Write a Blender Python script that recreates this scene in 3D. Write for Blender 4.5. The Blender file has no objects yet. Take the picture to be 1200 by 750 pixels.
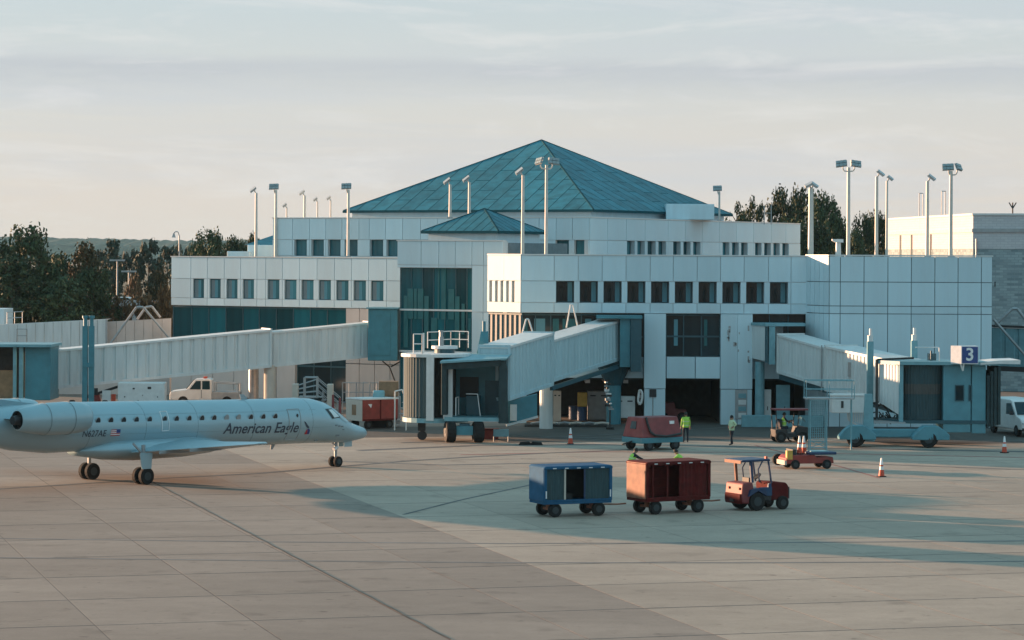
import bpy, bmesh, math, random
from mathutils import Vector, Matrix, noise
R = math.radians
rnd = random.Random(7)
S = bpy.context.scene
COL = S.collection

# ------------------------------------------------------------------ camera
CAM_H, FOC, ROLL = 10.8, 3300.0, 0.0055        # eye height (m), focal length in px of a 1200 px wide frame, roll
cd = bpy.data.cameras.new('camera'); cam = bpy.data.objects.new('camera', cd); COL.objects.link(cam)
cd.sensor_width = 36; cd.lens = FOC / 1200 * 36; cd.shift_y = -75 / 1200
cd.clip_start = 1; cd.clip_end = 20000
cam.location = (0, 0, CAM_H); cam.rotation_euler = (R(90), -ROLL, 0)
S.camera = cam

# ------------------------------------------------------------------ light
SUN_AZ = math.atan2(-0.870, 0.493)               # from +Y towards +X
SUN_EL = R(5.9)
w = bpy.data.worlds.new('World'); S.world = w; w.use_nodes = True
nt = w.node_tree; N = nt.nodes; L = nt.links; N.clear()
out = N.new('ShaderNodeOutputWorld'); bg = N.new('ShaderNodeBackground'); bg.inputs['Strength'].default_value = 0.065
sky = N.new('ShaderNodeTexSky'); sky.sky_type = 'NISHITA'; sky.sun_disc = False
sky.sun_elevation = SUN_EL; sky.sun_rotation = SUN_AZ
sky.air_density = 1.0; sky.dust_density = 1.5; sky.ozone_density = 4.0; sky.altitude = 50
def wn(t, **k):
    n = N.new(t)
    for a, b in k.items(): setattr(n, a, b)
    return n
tc = wn('ShaderNodeTexCoord'); sep = wn('ShaderNodeSeparateXYZ'); L.new(tc.outputs['Generated'], sep.inputs[0])
# thin high veil: pale towards the horizon, clearing to teal-blue overhead, all the way round
ramp = wn('ShaderNodeValToRGB'); L.new(sep.outputs['Z'], ramp.inputs[0])
VEIL = [(0.0, (5.35, 4.65, 4.2)), (0.035, (5.0, 4.65, 4.35)), (0.085, (4.1, 4.45, 4.55)), (0.3, (2.2, 4.5, 5.3)), (1.0, (1.5, 4.1, 5.3))]
el = ramp.color_ramp.elements
while len(el) < len(VEIL): el.new(0.5)
for e, (p, c) in zip(el, VEIL): e.position = p; e.color = (c[0] / 6, c[1] / 6, c[2] / 6, 1)
vm = wn('ShaderNodeVectorMath', operation='SCALE'); vm.inputs['Scale'].default_value = 6.0; L.new(ramp.outputs[0], vm.inputs[0])
mix = wn('ShaderNodeMix', data_type='RGBA'); mix.inputs[0].default_value = 0.8
L.new(sky.outputs[0], mix.inputs[6]); L.new(vm.outputs[0], mix.inputs[7])
# faint streaks of cloud, drawn out sideways
mp = wn('ShaderNodeMapping'); mp.inputs['Scale'].default_value = (1.9, 1.9, 30); L.new(tc.outputs['Generated'], mp.inputs[0])
nz = wn('ShaderNodeTexNoise'); nz.inputs['Scale'].default_value = 1.6; nz.inputs['Detail'].default_value = 7; nz.inputs['Roughness'].default_value = 0.62
nz.inputs['Distortion'].default_value = 0.35
L.new(mp.outputs[0], nz.inputs['Vector'])
cr = wn('ShaderNodeValToRGB'); cr.color_ramp.elements[0].position = 0.47; cr.color_ramp.elements[1].position = 0.74
L.new(nz.outputs[0], cr.inputs[0])
cm = wn('ShaderNodeMath', operation='MULTIPLY'); cm.inputs[1].default_value = 0.72; L.new(cr.outputs[0], cm.inputs[0])
cmix = wn('ShaderNodeMix', data_type='RGBA'); L.new(cm.outputs[0], cmix.inputs[0]); L.new(mix.outputs[2], cmix.inputs[6])
cmix.inputs[7].default_value = (3.5, 3.75, 4.05, 1)
# one long flat bank of stratus low in the sky and paler wisps above it
def mnode(op, a, b):
    k = wn('ShaderNodeMath', operation=op)
    for i, v in enumerate((a, b)):
        if isinstance(v, (int, float)): k.inputs[i].default_value = v
        else: L.new(v, k.inputs[i])
    return k.outputs[0]
mp2 = wn('ShaderNodeMapping'); mp2.inputs['Scale'].default_value = (9, 9, 60); L.new(tc.outputs['Generated'], mp2.inputs[0])
n2 = wn('ShaderNodeTexNoise'); n2.inputs['Scale'].default_value = 1.3; n2.inputs['Detail'].default_value = 9; n2.inputs['Roughness'].default_value = .66; n2.inputs['Distortion'].default_value = .6; L.new(mp2.outputs[0], n2.inputs['Vector'])
zz = mnode('ADD', sep.outputs['Z'], mnode('MULTIPLY', mnode('SUBTRACT', n2.outputs[0], .5), .011))
br_ = wn('ShaderNodeValToRGB'); L.new(zz, br_.inputs[0]); be = br_.color_ramp.elements
for p in (.5, .5): be.new(p)
for e, (p, v) in zip(be, ((.0565, 0), (.0615, .75), (.0665, 1), (.0685, 0))): e.position = p; e.color = (v, v, v, 1)
bmix = wn('ShaderNodeMix', data_type='RGBA'); L.new(mnode('MULTIPLY', br_.outputs[0], mnode('MULTIPLY', n2.outputs[0], 1.75)), bmix.inputs[0]); L.new(cmix.outputs[2], bmix.inputs[6]); bmix.inputs[7].default_value = (3.25, 3.45, 3.65, 1)
wr_ = wn('ShaderNodeValToRGB'); wr_.color_ramp.elements[0].position = .50; wr_.color_ramp.elements[1].position = .72; L.new(n2.outputs[0], wr_.inputs[0])
wmix = wn('ShaderNodeMix', data_type='RGBA'); L.new(mnode('MULTIPLY', wr_.outputs[0], .5), wmix.inputs[0]); L.new(bmix.outputs[2], wmix.inputs[6]); wmix.inputs[7].default_value = (5.0, 4.9, 4.8, 1)
L.new(wmix.outputs[2], bg.inputs[0]); L.new(bg.outputs[0], out.inputs[0])
sd = bpy.data.lights.new('sun', 'SUN'); sd.energy = 5.0; sd.angle = R(0.55); sd.color = (1.0, 0.58, 0.34)
so = bpy.data.objects.new('sun', sd); COL.objects.link(so)
to_sun = Vector((math.sin(SUN_AZ) * math.cos(SUN_EL), math.cos(SUN_AZ) * math.cos(SUN_EL), math.sin(SUN_EL)))
so.rotation_euler = to_sun.to_track_quat('Z', 'Y').to_euler(); so.location = (-80, 120, 60)
S.view_settings.view_transform = 'Standard'; S.view_settings.look = 'None'
S.view_settings.exposure = 1.40; S.view_settings.gamma = 1.0
S.cycles.max_bounces = 6

# ------------------------------------------------------------------ helpers
def at(px, py, d):
    "point at distance d seen at pixel (px, py) of the 1200 x 750 photograph: used to take measurements off it"
    u, v = px - 600, py - 300
    return Vector(((u + v * ROLL) * d / FOC, d, CAM_H - (v - u * ROLL) * d / FOC))
def on_ground(px, py, z=0.0):
    u, v = px - 600, py - 300
    d = (CAM_H - z) * FOC / (v - u * ROLL)
    p = at(px, py, d); p.z = z
    return p
def xat(px, d): return (px - 600) * d / FOC

class MB:
    def __init__(s, M=None): s.v = []; s.f = []; s.M = M
    def add(s, vs, fs):
        b = len(s.v)
        for p in vs:
            p = Vector(p); s.v.append(s.M @ p if s.M else p)
        s.f += [tuple(b + i for i in f) for f in fs]
        return s
    def poly(s, *pts): return s.add(pts, [tuple(range(len(pts)))])
    def box(s, x0, y0, z0, x1, y1, z1):
        return s.add([(x0,y0,z0),(x1,y0,z0),(x1,y1,z0),(x0,y1,z0),(x0,y0,z1),(x1,y0,z1),(x1,y1,z1),(x0,y1,z1)],
                     [(0,3,2,1),(4,5,6,7),(0,1,5,4),(1,2,6,5),(2,3,7,6),(3,0,4,7)])
    def beam(s, p, q, w, h=None, up=(0,0,1)):
        "rectangular bar from p to q"
        h = h or w; p, q = Vector(p), Vector(q); f = (q - p).normalized(); upv = Vector(up)
        if abs(f.dot(upv)) > .98: upv = Vector((0,1,0))
        sd_ = f.cross(upv).normalized() * (w/2); u = sd_.normalized().cross(f) * (h/2)
        return s.add([p-sd_-u,p+sd_-u,p+sd_+u,p-sd_+u,q-sd_-u,q+sd_-u,q+sd_+u,q-sd_+u],
                     [(0,1,2,3),(7,6,5,4),(0,4,5,1),(1,5,6,2),(2,6,7,3),(3,7,4,0)])
    def tube(s, p, q, r, r2=None, n=8):
        r2 = r if r2 is None else r2; p, q = Vector(p), Vector(q); f = (q - p).normalized()
        a = f.orthogonal().normalized(); b = f.cross(a); vs = []
        for c, rr in ((p, r), (q, r2)):
            for i in range(n):
                t = 2*math.pi*i/n; vs.append(c + (a*math.cos(t) + b*math.sin(t))*rr)
        fs = [(i, (i+1) % n, n+(i+1) % n, n+i) for i in range(n)]
        return s.add(vs, fs + [tuple(range(n-1,-1,-1)), tuple(range(n, 2*n))])
    def path(s, pts, r, n=6):
        for a, b in zip(pts, pts[1:]): s.tube(a, b, r, n=n)
        return s
    def loft(s, rings, caps=True, closed=True):
        n = len(rings[0]); vs = [p for r in rings for p in r]; fs = []
        for k in range(len(rings)-1):
            for i in range(n if closed else n-1):
                j = (i+1) % n; fs.append((k*n+i, k*n+j, (k+1)*n+j, (k+1)*n+i))
        if caps and closed: fs += [tuple(range(n-1,-1,-1)), tuple(range((len(rings)-1)*n, len(rings)*n))]
        return s.add(vs, fs)
    def prism(s, pts, z0, z1):
        return s.loft([[(x, y, z0) for x, y in pts], [(x, y, z1) for x, y in pts]])
    def xprism(s, pts, y0, y1):
        "outline in the x-z plane, thickness along y"
        return s.loft([[(x, y0, z) for x, z in pts], [(x, y1, z) for x, z in pts]])
    def mesh(s, name, m, off=None, smooth=False):
        me = bpy.data.meshes.new(name); o = off or Vector((0,0,0))
        me.from_pydata([tuple(p - o) for p in s.v], [], s.f)
        if smooth: me.polygons.foreach_set('use_smooth', [True]*len(me.polygons))
        b = bmesh.new(); b.from_mesh(me); bmesh.ops.recalc_face_normals(b, faces=b.faces); b.to_mesh(me); b.free()
        if m: me.materials.append(m)
        return me
    def build(s, name, m, parent=None, smooth=False, world=False, bevel=0):
        "world=True: vertices are in world space, the parent is an unrotated empty"
        off = None
        if world and parent: off = Vector(parent.location); off = off if parent.type == 'EMPTY' else Vector(parent.parent.location)
        o = bpy.data.objects.new(name, s.mesh(name, m, off, smooth)); COL.objects.link(o)
        if parent: o.parent = parent
        if bevel:
            md = o.modifiers.new('bevel', 'BEVEL'); md.width = bevel; md.segments = 2; md.limit_method = 'ANGLE'
        return o

def props(o, label=None, cat=None, group=None, kind=None):
    for k, v in (('label', label), ('category', cat), ('group', group), ('kind', kind)):
        if v: o[k] = v
    return o
def thing(name, label, cat, loc=(0,0,0), rz=0.0, group=None):
    o = bpy.data.objects.new(name, None); COL.objects.link(o); o.empty_display_size = .5
    o.location = loc; o.rotation_euler = (0, 0, rz)
    return props(o, label, cat, group)
def structure(o): o['kind'] = 'structure'; return o
def piece(name, me, parent, loc, rz=0.0, sc=(1,1,1), rot=None):
    o = bpy.data.objects.new(name, me); COL.objects.link(o); o.parent = parent
    o.location = loc; o.rotation_euler = rot or (0, 0, rz); o.scale = sc
    return o
def dup(root, loc=None, rz=None, label=None, sc=None):
    def cp(o, par):
        c = o.copy(); COL.objects.link(c)
        if par: c.parent = par
        for ch in list(o.children): cp(ch, c)
        return c
    r = cp(root, None)
    if loc is not None: r.location = loc
    if rz is not None: r.rotation_euler = (0, 0, rz)
    if label: r['label'] = label
    if sc: r.scale = sc
    return r
def frame(o, rz=0.0): return Matrix.Translation(Vector(o)) @ Matrix.Rotation(rz, 4, 'Z')

# ------------------------------------------------------------------ materials
MT = {}
def mat(name, col, rough=.6, metal=0.0, var=.12, scale=3.0, bump=0.0, dirt=None, dirt_amt=.0, streak=False, spec=.5, emit=0, objvar=0.0, coord='Object', detail=5):
    m = bpy.data.materials.new(name); m.use_nodes = True; n = m.node_tree.nodes; l = m.node_tree.links
    b = n['Principled BSDF']; b.inputs['Roughness'].default_value = rough; b.inputs['Metallic'].default_value = metal
    b.inputs['Specular IOR Level'].default_value = spec
    t = n.new('ShaderNodeTexCoord'); nz = n.new('ShaderNodeTexNoise'); nz.inputs['Scale'].default_value = scale; nz.inputs['Detail'].default_value = detail
    src = t.outputs[coord]
    if coord == 'World':
        pass
    if streak:
        mpn = n.new('ShaderNodeMapping'); mpn.inputs['Scale'].default_value = (3, 3, .35); l.new(src, mpn.inputs[0]); src = mpn.outputs[0]
    l.new(src, nz.inputs['Vector'])
    rp = n.new('ShaderNodeValToRGB'); e = rp.color_ramp.elements
    e[0].position = .3; e[1].position = .72
    e[0].color = (*[c*(1-var) for c in col], 1); e[1].color = (*[min(1, c*(1+var)) for c in col], 1)
    l.new(nz.outputs[0], rp.inputs[0]); res = rp.outputs[0]
    if dirt:
        n2 = n.new('ShaderNodeTexNoise'); n2.inputs['Scale'].default_value = scale*.45; n2.inputs['Detail'].default_value = 8; n2.inputs['Roughness'].default_value = .65
        l.new(src, n2.inputs['Vector'])
        r2 = n.new('ShaderNodeValToRGB'); r2.color_ramp.elements[0].position = .48; r2.color_ramp.elements[1].position = .75
        l.new(n2.outputs[0], r2.inputs[0])
        mm = n.new('ShaderNodeMath'); mm.operation = 'MULTIPLY'; mm.inputs[1].default_value = dirt_amt; l.new(r2.outputs[0], mm.inputs[0])
        mx = n.new('ShaderNodeMix'); mx.data_type = 'RGBA'; l.new(mm.outputs[0], mx.inputs[0]); l.new(res, mx.inputs[6]); mx.inputs[7].default_value = (*dirt, 1)
        res = mx.outputs[2]
    if objvar:
        oi = n.new('ShaderNodeObjectInfo'); mr = n.new('ShaderNodeMapRange'); mr.inputs[3].default_value = 1-objvar; mr.inputs[4].default_value = 1+objvar
        l.new(oi.outputs['Random'], mr.inputs[0]); vs = n.new('ShaderNodeVectorMath'); vs.operation = 'SCALE'
        l.new(res, vs.inputs[0]); l.new(mr.outputs[0], vs.inputs['Scale']); res = vs.outputs[0]
    l.new(res, b.inputs['Base Color'])
    if bump:
        bp = n.new('ShaderNodeBump'); bp.inputs['Strength'].default_value = bump; bp.inputs['Distance'].default_value = .02
        l.new(nz.outputs[0], bp.inputs['Height']); l.new(bp.outputs[0], b.inputs['Normal'])
    MT[name] = m
    return m
white_panel = mat('white_panel', (.545,.70,.76), .55, var=.05, scale=.8, dirt=(.42,.45,.46), dirt_amt=.25, streak=True, objvar=.075)
joint_dark = mat('joint_dark', (.15,.19,.21), .9)
reveal = mat('reveal', (.50,.56,.58), .6, var=.06)
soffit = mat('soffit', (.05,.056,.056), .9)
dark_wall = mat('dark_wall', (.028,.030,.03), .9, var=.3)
wall_pink = mat('wall_lower', (.52,.47,.44), .8, var=.08, scale=1.2, objvar=.04)
teal_roof = mat('teal_roof', (.025,.16,.205), .6, metal=.0, spec=.3, var=.28, scale=1.3, dirt=(.05,.2,.24), dirt_amt=.5, objvar=.17)
teal_seam = mat('teal_seam', (.014,.07,.085), .9, spec=.1)
teal_paint = mat('teal_paint', (.05,.21,.26), .5, var=.12, scale=2, dirt=(.03,.1,.12), dirt_amt=.3)
hood_fabric = mat('hood_fabric', (.022,.045,.05), .85, var=.25, scale=3)
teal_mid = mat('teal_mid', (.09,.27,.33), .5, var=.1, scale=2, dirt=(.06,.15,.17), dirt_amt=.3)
teal_dark = mat('teal_dark', (.02,.085,.11), .5)
teal_light = mat('teal_light', (.16,.34,.39), .5, var=.1, dirt=(.1,.17,.18), dirt_amt=.35)
bridge_teal = mat('bridge_teal', (.43,.57,.61), .55, var=.06, scale=1.5, dirt=(.25,.33,.35), dirt_amt=.35, streak=True)
bridge_white = mat('bridge_white', (.60,.64,.64), .55, var=.06, scale=1.5, dirt=(.33,.34,.33), dirt_amt=.35, streak=True)
white_metal = mat('white_metal', (.66,.67,.66), .45, var=.06, dirt=(.4,.38,.35), dirt_amt=.25)
cream_wall = mat('cream_wall', (.52,.47,.41), .85, var=.08, scale=2)
galv = mat('galvanised', (.34,.36,.37), .5, metal=.5)
black_metal = mat('black_metal', (.025,.026,.028), .6)
rubber = mat('rubber', (.008,.008,.008), .85, var=.3, scale=8)
hub_metal = mat('hub_metal', (.035,.045,.05), .6, metal=.2)
red_paint = mat('red_paint', (.24,.028,.022), .5, var=.25, scale=2.2, dirt=(.17,.06,.045), dirt_amt=.55)
red_faded = mat('red_faded', (.21,.04,.042), .6, var=.18, scale=2.5, dirt=(.3,.12,.1), dirt_amt=.4)
red_dark = mat('red_dark', (.10,.011,.010), .85, spec=.2, var=.3, scale=3, dirt=(.06,.02,.017), dirt_amt=.5)
rust_orange = mat('rust_orange', (.27,.115,.07), .7, var=.3, scale=3, dirt=(.2,.08,.05), dirt_amt=.55)
blue_paint = mat('blue_paint', (.022,.095,.185), .8, spec=.15, var=.15, scale=2.5, dirt=(.03,.08,.14), dirt_amt=.4)
blue_dark = mat('blue_dark', (.015,.04,.10), .5)
curtain = mat('curtain', (.03,.065,.075), .8, var=.2, scale=5, streak=True)
orange_plastic = mat('orange_plastic', (.55,.07,.03), .55, var=.12)
yellow_paint = mat('yellow_paint', (.50,.32,.06), .55, var=.15)
sign_blue = mat('sign_blue', (.02,.06,.22), .4)
sign_white = mat('sign_white', (.75,.76,.76), .4)
hivis = mat('hivis', (.35,.62,.08), .7, var=.1)
hivis_white = mat('hivis_white', (.50,.60,.38), .7, var=.1)
skin_m = mat('skin', (.30,.17,.11), .6)
cloth_dark = mat('cloth_dark', (.016,.02,.032), .9)
cloth_white = mat('cloth_white', (.5,.52,.5), .9)
hair_m = mat('hair', (.015,.012,.01), .7)
aero = mat('aircraft_paint', (.30,.435,.485), .32, var=.025, scale=.6, dirt=(.28,.37,.40), dirt_amt=.2, metal=.25)
aero_grey = mat('aircraft_grey', (.30,.33,.34), .4)
aero_line = mat('panel_line', (.16,.20,.22), .6)
aero_dark = mat('aircraft_dark', (.02,.022,.025), .5)
lettering = mat('lettering', (.03,.045,.07), .5)
flag_red = mat('flag_red', (.4,.03,.04), .5); flag_blue = mat('flag_blue', (.02,.05,.2), .5)
barrel_blue = mat('barrel_blue', (.02,.07,.16), .5)
brown_crate = mat('brown_crate', (.24,.15,.09), .8, var=.2)
paint_red_line = mat('paint_red_line', (.30,.09,.075), .8, var=.25, scale=1.2)
tar = mat('tar', (.10,.098,.095), .85, var=.35, scale=.8)
skid = mat('skid', (.16,.148,.14), .85, var=.25, scale=.6)
bark = mat('bark', (.09,.065,.05), .9, var=.25)

def glass_mat(name, col, rough=.06, var=.35):
    m = mat(name, col, rough, var=var, scale=.5, spec=.26, objvar=.5, streak=True); return m  # pane-to-pane tone and upright streaks imitate reflections in the glass colour
glass_teal = glass_mat('glass_teal', (.004,.085,.105))
glass_dark = glass_mat('glass_dark', (.008,.026,.033), .1)
glass_win = glass_mat('glass_window', (.04,.15,.18), .12)

def foliage(name, cols):
    m = bpy.data.materials.new(name); m.use_nodes = True; n = m.node_tree.nodes; l = m.node_tree.links; b = n['Principled BSDF']
    b.inputs['Roughness'].default_value = .7; b.inputs['Specular IOR Level'].default_value = .2
    g = n.new('ShaderNodeNewGeometry'); rp = n.new('ShaderNodeValToRGB'); e = rp.color_ramp.elements
    while len(e) < len(cols): e.new(.5)
    for i, (x, c) in enumerate(zip(e, cols)): x.position = i/(len(cols)-1); x.color = (*c, 1)
    l.new(g.outputs['Random Per Island'], rp.inputs[0])
    oi = n.new('ShaderNodeObjectInfo'); mr = n.new('ShaderNodeMapRange'); mr.inputs[3].default_value = .75; mr.inputs[4].default_value = 1.2
    l.new(oi.outputs['Random'], mr.inputs[0]); vs = n.new('ShaderNodeVectorMath'); vs.operation = 'SCALE'
    l.new(rp.outputs[0], vs.inputs[0]); l.new(mr.outputs[0], vs.inputs['Scale']); l.new(vs.outputs[0], b.inputs['Base Color'])
    b.inputs['Subsurface Weight'].default_value = 0
    return m
fol_pine = foliage('pine_needles', [(.028,.05,.03), (.045,.072,.035), (.06,.08,.036)])
fol_autumn = foliage('autumn_leaves', [(.045,.05,.025), (.07,.06,.028), (.095,.065,.03)])
fol_far = foliage('far_leaves', [(.035,.055,.045), (.05,.07,.05), (.065,.08,.055)])
fol_shrub = foliage('shrub_leaves', [(.08,.05,.025), (.13,.08,.04), (.16,.10,.05)])

UNIT = MB().box(-.5,-.5,-.5,.5,.5,.5).mesh('unit_box', None)
def unit(m):
    k = 'unit_' + m.name
    if k not in bpy.data.meshes:
        me = UNIT.copy(); me.name = k; me.materials.append(m)
    return bpy.data.meshes[k]
# ------------------------------------------------------------------ ground
def concrete(name, col, joints=None, objvar=.06, stain=.35):
    m = bpy.data.materials.new(name); m.use_nodes = True; n = m.node_tree.nodes; l = m.node_tree.links; b = n['Principled BSDF']
    b.inputs['Roughness'].default_value = .85; b.inputs['Specular IOR Level'].default_value = .25
    g = n.new('ShaderNodeNewGeometry')
    def noise_(sc, det, lo, hi, stretch=(1,1,1), rot=0):
        mp = n.new('ShaderNodeMapping'); mp.inputs['Scale'].default_value = stretch; mp.inputs['Rotation'].default_value = (0,0,rot); l.new(g.outputs['Position'], mp.inputs[0])
        z = n.new('ShaderNodeTexNoise'); z.inputs['Scale'].default_value = sc; z.inputs['Detail'].default_value = det; z.inputs['Roughness'].default_value = .6
        l.new(mp.outputs[0], z.inputs['Vector'])
        r = n.new('ShaderNodeMapRange'); r.inputs[1].default_value = .3; r.inputs[2].default_value = .7; r.inputs[3].default_value = lo; r.inputs[4].default_value = hi
        l.new(z.outputs[0], r.inputs[0]); return r.outputs[0]
    def mul(a, c):
        k = n.new('ShaderNodeMath'); k.operation = 'MULTIPLY'; l.new(a, k.inputs[0])
        if isinstance(c, float): k.inputs[1].default_value = c
        else: l.new(c, k.inputs[1])
        return k.outputs[0]
    f = mul(noise_(.06, 4, .88, 1.1), noise_(1.3, 8, .93, 1.06))
    f = mul(f, noise_(.3, 5, 1-stain*.45, 1.05, (.25, 1, 1)))         # long faint tyre and jet-blast streaks
    f = mul(f, noise_(9.0, 4, .93, 1.05))
    def spots(sc, lo, hi, amt):
        z = n.new('ShaderNodeTexNoise'); z.inputs['Scale'].default_value = sc; z.inputs['Detail'].default_value = 3; l.new(g.outputs['Position'], z.inputs['Vector'])
        r = n.new('ShaderNodeMapRange'); r.inputs[1].default_value = lo; r.inputs[2].default_value = hi; r.inputs[3].default_value = 1; r.inputs[4].default_value = 1-amt; l.new(z.outputs[0], r.inputs[0]); return r.outputs[0]
    f = mul(f, spots(.55, .60, .72, .22)); f = mul(f, spots(2.2, .66, .74, .35))     # oil drips and stains
    if objvar:
        oi = n.new('ShaderNodeObjectInfo'); mr = n.new('ShaderNodeMapRange'); mr.inputs[3].default_value = 1-objvar; mr.inputs[4].default_value = 1+objvar
        l.new(oi.outputs['Random'], mr.inputs[0]); f = mul(f, mr.outputs[0])
    vs = n.new('ShaderNodeVectorMath'); vs.operation = 'SCALE'; vs.inputs[0].default_value = col; l.new(f, vs.inputs['Scale'])
    l.new(vs.outputs[0], b.inputs['Base Color'])
    return m
conc_old = concrete('concrete_old', (.285,.224,.184), objvar=.085)
conc_new = concrete('concrete_new', (.395,.308,.245), objvar=.06)
conc_far = concrete('concrete_far', (.235,.19,.16), objvar=0, stain=.9)
joint_tar = concrete('joint_tar', (.10,.09,.08), objvar=0)
grass_m = mat('grass', (.06,.065,.035), .95, var=.3, scale=.05)

g = structure(MB().add([(-5000,-200,-.3),(5000,-200,-.3),(5000,9000,-.3),(-5000,9000,-.3)], [(0,1,2,3)]).build('ground', grass_m))
apron = structure(MB().add([(-120,20,-.016),(170,20,-.016),(170,330,-.016),(-120,330,-.016)], [(0,1,2,3)]).build('apron', conc_far))
EA, EB, Q0 = Vector((.277,-.961)).normalized(), Vector((.961,.277)).normalized(), Vector((6.24, 79.2))
cols_x = [-44.9,-40.1,-35.3,-30.5,-25.7,-20.9,-16.1,-11.3,-6.5,-1.68,2.3,6.24] + [6.24+4.45*k for k in range(1, 13)]
bcol = [(x-6.24)*EB.x for x in cols_x]
RA, RS = -32.4, 6.2
bed_lo, bed_hi = -112.0, 8.0
def slab_pt(a, b): return Q0 + EA*a + EB*b
bed = structure(MB().add([(*slab_pt(a, b), -.0034) for a, b in ((-98, bcol[0]), (14, bcol[0]), (14, bcol[-1]), (-98, bcol[-1]))], [(0,1,2,3)]).build('joint_bed', joint_tar))
def slab_mesh(name, m):
    c = .4985; e = .004
    q = MB(); rings = [[(-.5,-.5,-1),(.5,-.5,-1),(.5,.5,-1),(-.5,.5,-1)], [(-.5,-.5,-.12),(.5,-.5,-.12),(.5,.5,-.12),(-.5,.5,-.12)], [(-c,-c,0),(c,-c,0),(c,c,0),(-c,c,0)]]
    q.loft(rings, caps=False); q.poly(*rings[2]); return q.mesh(name, m)
slab_o, slab_n = slab_mesh('slab_old', conc_old), slab_mesh('slab_new', conc_new)
rz_slab = math.atan2(EB.y, EB.x)
for i in range(len(bcol)-1):
    for k in range(-12, 9):
        a0 = RA + RS*k; b0, b1 = bcol[i], bcol[i+1]
        c = slab_pt(a0 + RS/2, (b0+b1)/2)
        if not (72 < c.y < 166 and abs(c.x) < .1818*c.y + 4.5): continue
        wide = .10 if (k + i) % 3 else .14
        piece('slab', slab_o if i < 11 else slab_n, apron, (c.x, c.y, rnd.uniform(-.0008, .0004)), rz_slab, (b1-b0-(.05 if i == 8 else .025), RS-wide*.9, .008))

def strip(name, pts, width, m, z=.006, parent=None, label=None):
    "flat marking laid along ground points"
    q = MB(); P = [Vector((p[0], p[1])) for p in pts]; ring = []
    for i, p in enumerate(P):
        t = (P[min(i+1, len(P)-1)] - P[max(i-1, 0)]).normalized(); nn = Vector((-t.y, t.x)) * width/2
        ring.append([(*(p-nn), z), (*(p+nn), z)])
    q.loft(ring, caps=False, closed=False)
    return structure(q.build(name, m))
def gpts(*pix): return [on_ground(*p) for p in pix]
strip('tar_line', gpts((-60,630),(0,631),(310,635),(600,637),(900,636),(1260,633.5)), .30, skid, .005)
strip('tar_line', gpts((-60,652.5),(0,653.5),(310,657),(600,659.5),(900,659.5),(1260,657.5)), .28, skid, .006)
strip('lead_in_line', gpts((-60,579),(0,573),(100,566.5),(200,560),(300,555),(393,547),(480,540),(560,535),(640,531),(740,527)), .42, tar, .0075)
strip('tar_line', gpts((473,603),(540,586),(600,573),(650,562),(700,552)), .16, tar, .0085)
strip('tar_line', [(p.x+.06*math.sin(i*1.7)+.04*math.sin(i*4.1), p.y) for i, p in enumerate([on_ground(170+360*t, 567+183*t**1.0) for t in [k/40 for k in range(41)]])] if False else [((Vector((-17.0,133.5)).lerp(Vector((-1.68,79.2)), k/60)).x+.014*math.sin(k*1.7)+.012*math.sin(k*4.3), 133.5-54.3*k/60) for k in range(61)], .06, joint_tar, .0135)
strip('red_line', gpts((540,533),(700,529.5),(860,530),(1000,532),(1240,537)), .32, paint_red_line, .007)
strip('red_line', gpts((885,522),(925,532),(985,547),(1030,560)), .14, paint_red_line, .0095)
strip('tyre_mark', gpts((420,528),(560,522),(700,521),(900,524),(1240,530)), .9, tar, .0045)
strip('tyre_mark', gpts((380,540),(520,545),(760,540),(1000,543),(1240,552)), .35, skid, .0105)
strip('tyre_mark', gpts((640,512),(800,516),(1000,518),(1240,517)), .5, tar, .0115)
strip('tyre_mark', gpts((470,519),(600,515),(760,507),(850,501)), .4, tar, .0125)

lit_jamb_grey = mat('lit_jamb_grey', (.17,.22,.24), .7, var=.08); reflection_green = mat('reflection_green', (.02,.13,.14), .7, var=.2)  # colours for painted jamb light and painted glass reflections
# ------------------------------------------------------------------ terminal building
term = thing('terminal_building', 'white panelled terminal with teal pyramid roofs and glazed concourse', 'terminal', (0, 200, 0))
T0 = Vector(term.location)
class Wall:
    "a vertical wall plane: o = plan point at its left end, ang = turn of the wall from facing the camera squarely (positive = faces left)"
    def __init__(s, o, ang): s.o = Vector((o[0], o[1])); a = R(ang); s.D = Vector((math.cos(a), -math.sin(a))); s.N = Vector((s.D.y, -s.D.x)); s.rz = math.atan2(s.D.y, s.D.x)
    def u(s, px):
        k = (px - 600)/FOC; return (k*s.o.y - s.o.x)/(s.D.x - k*s.D.y)
    def p(s, u, out=0.0): q = s.o + s.D*u + s.N*out; return q
    def z(s, px, py): return at(px, py, s.p(s.u(px)).y).z
    def slabbox(s, name, m, u0, u1, z0, z1, back, front, parent=None):
        c = s.p((u0+u1)/2, (back+front)/2)
        par = parent or term
        return piece(name, unit(m), par, Vector((c.x, c.y, (z0+z1)/2)) - T0, s.rz, (u1-u0, front-back, z1-z0))
GAP = .05
def panel_row(wl, us, z0, z1, m=white_panel, front=.06, back=0.0, name='wall_panel', g=GAP):
    for a, b in zip(us, us[1:]):
        wl.slabbox(name, m, a+g/2, b-g/2, z0+g/2, z1-g/2, back, front)
FR = {}
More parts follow.
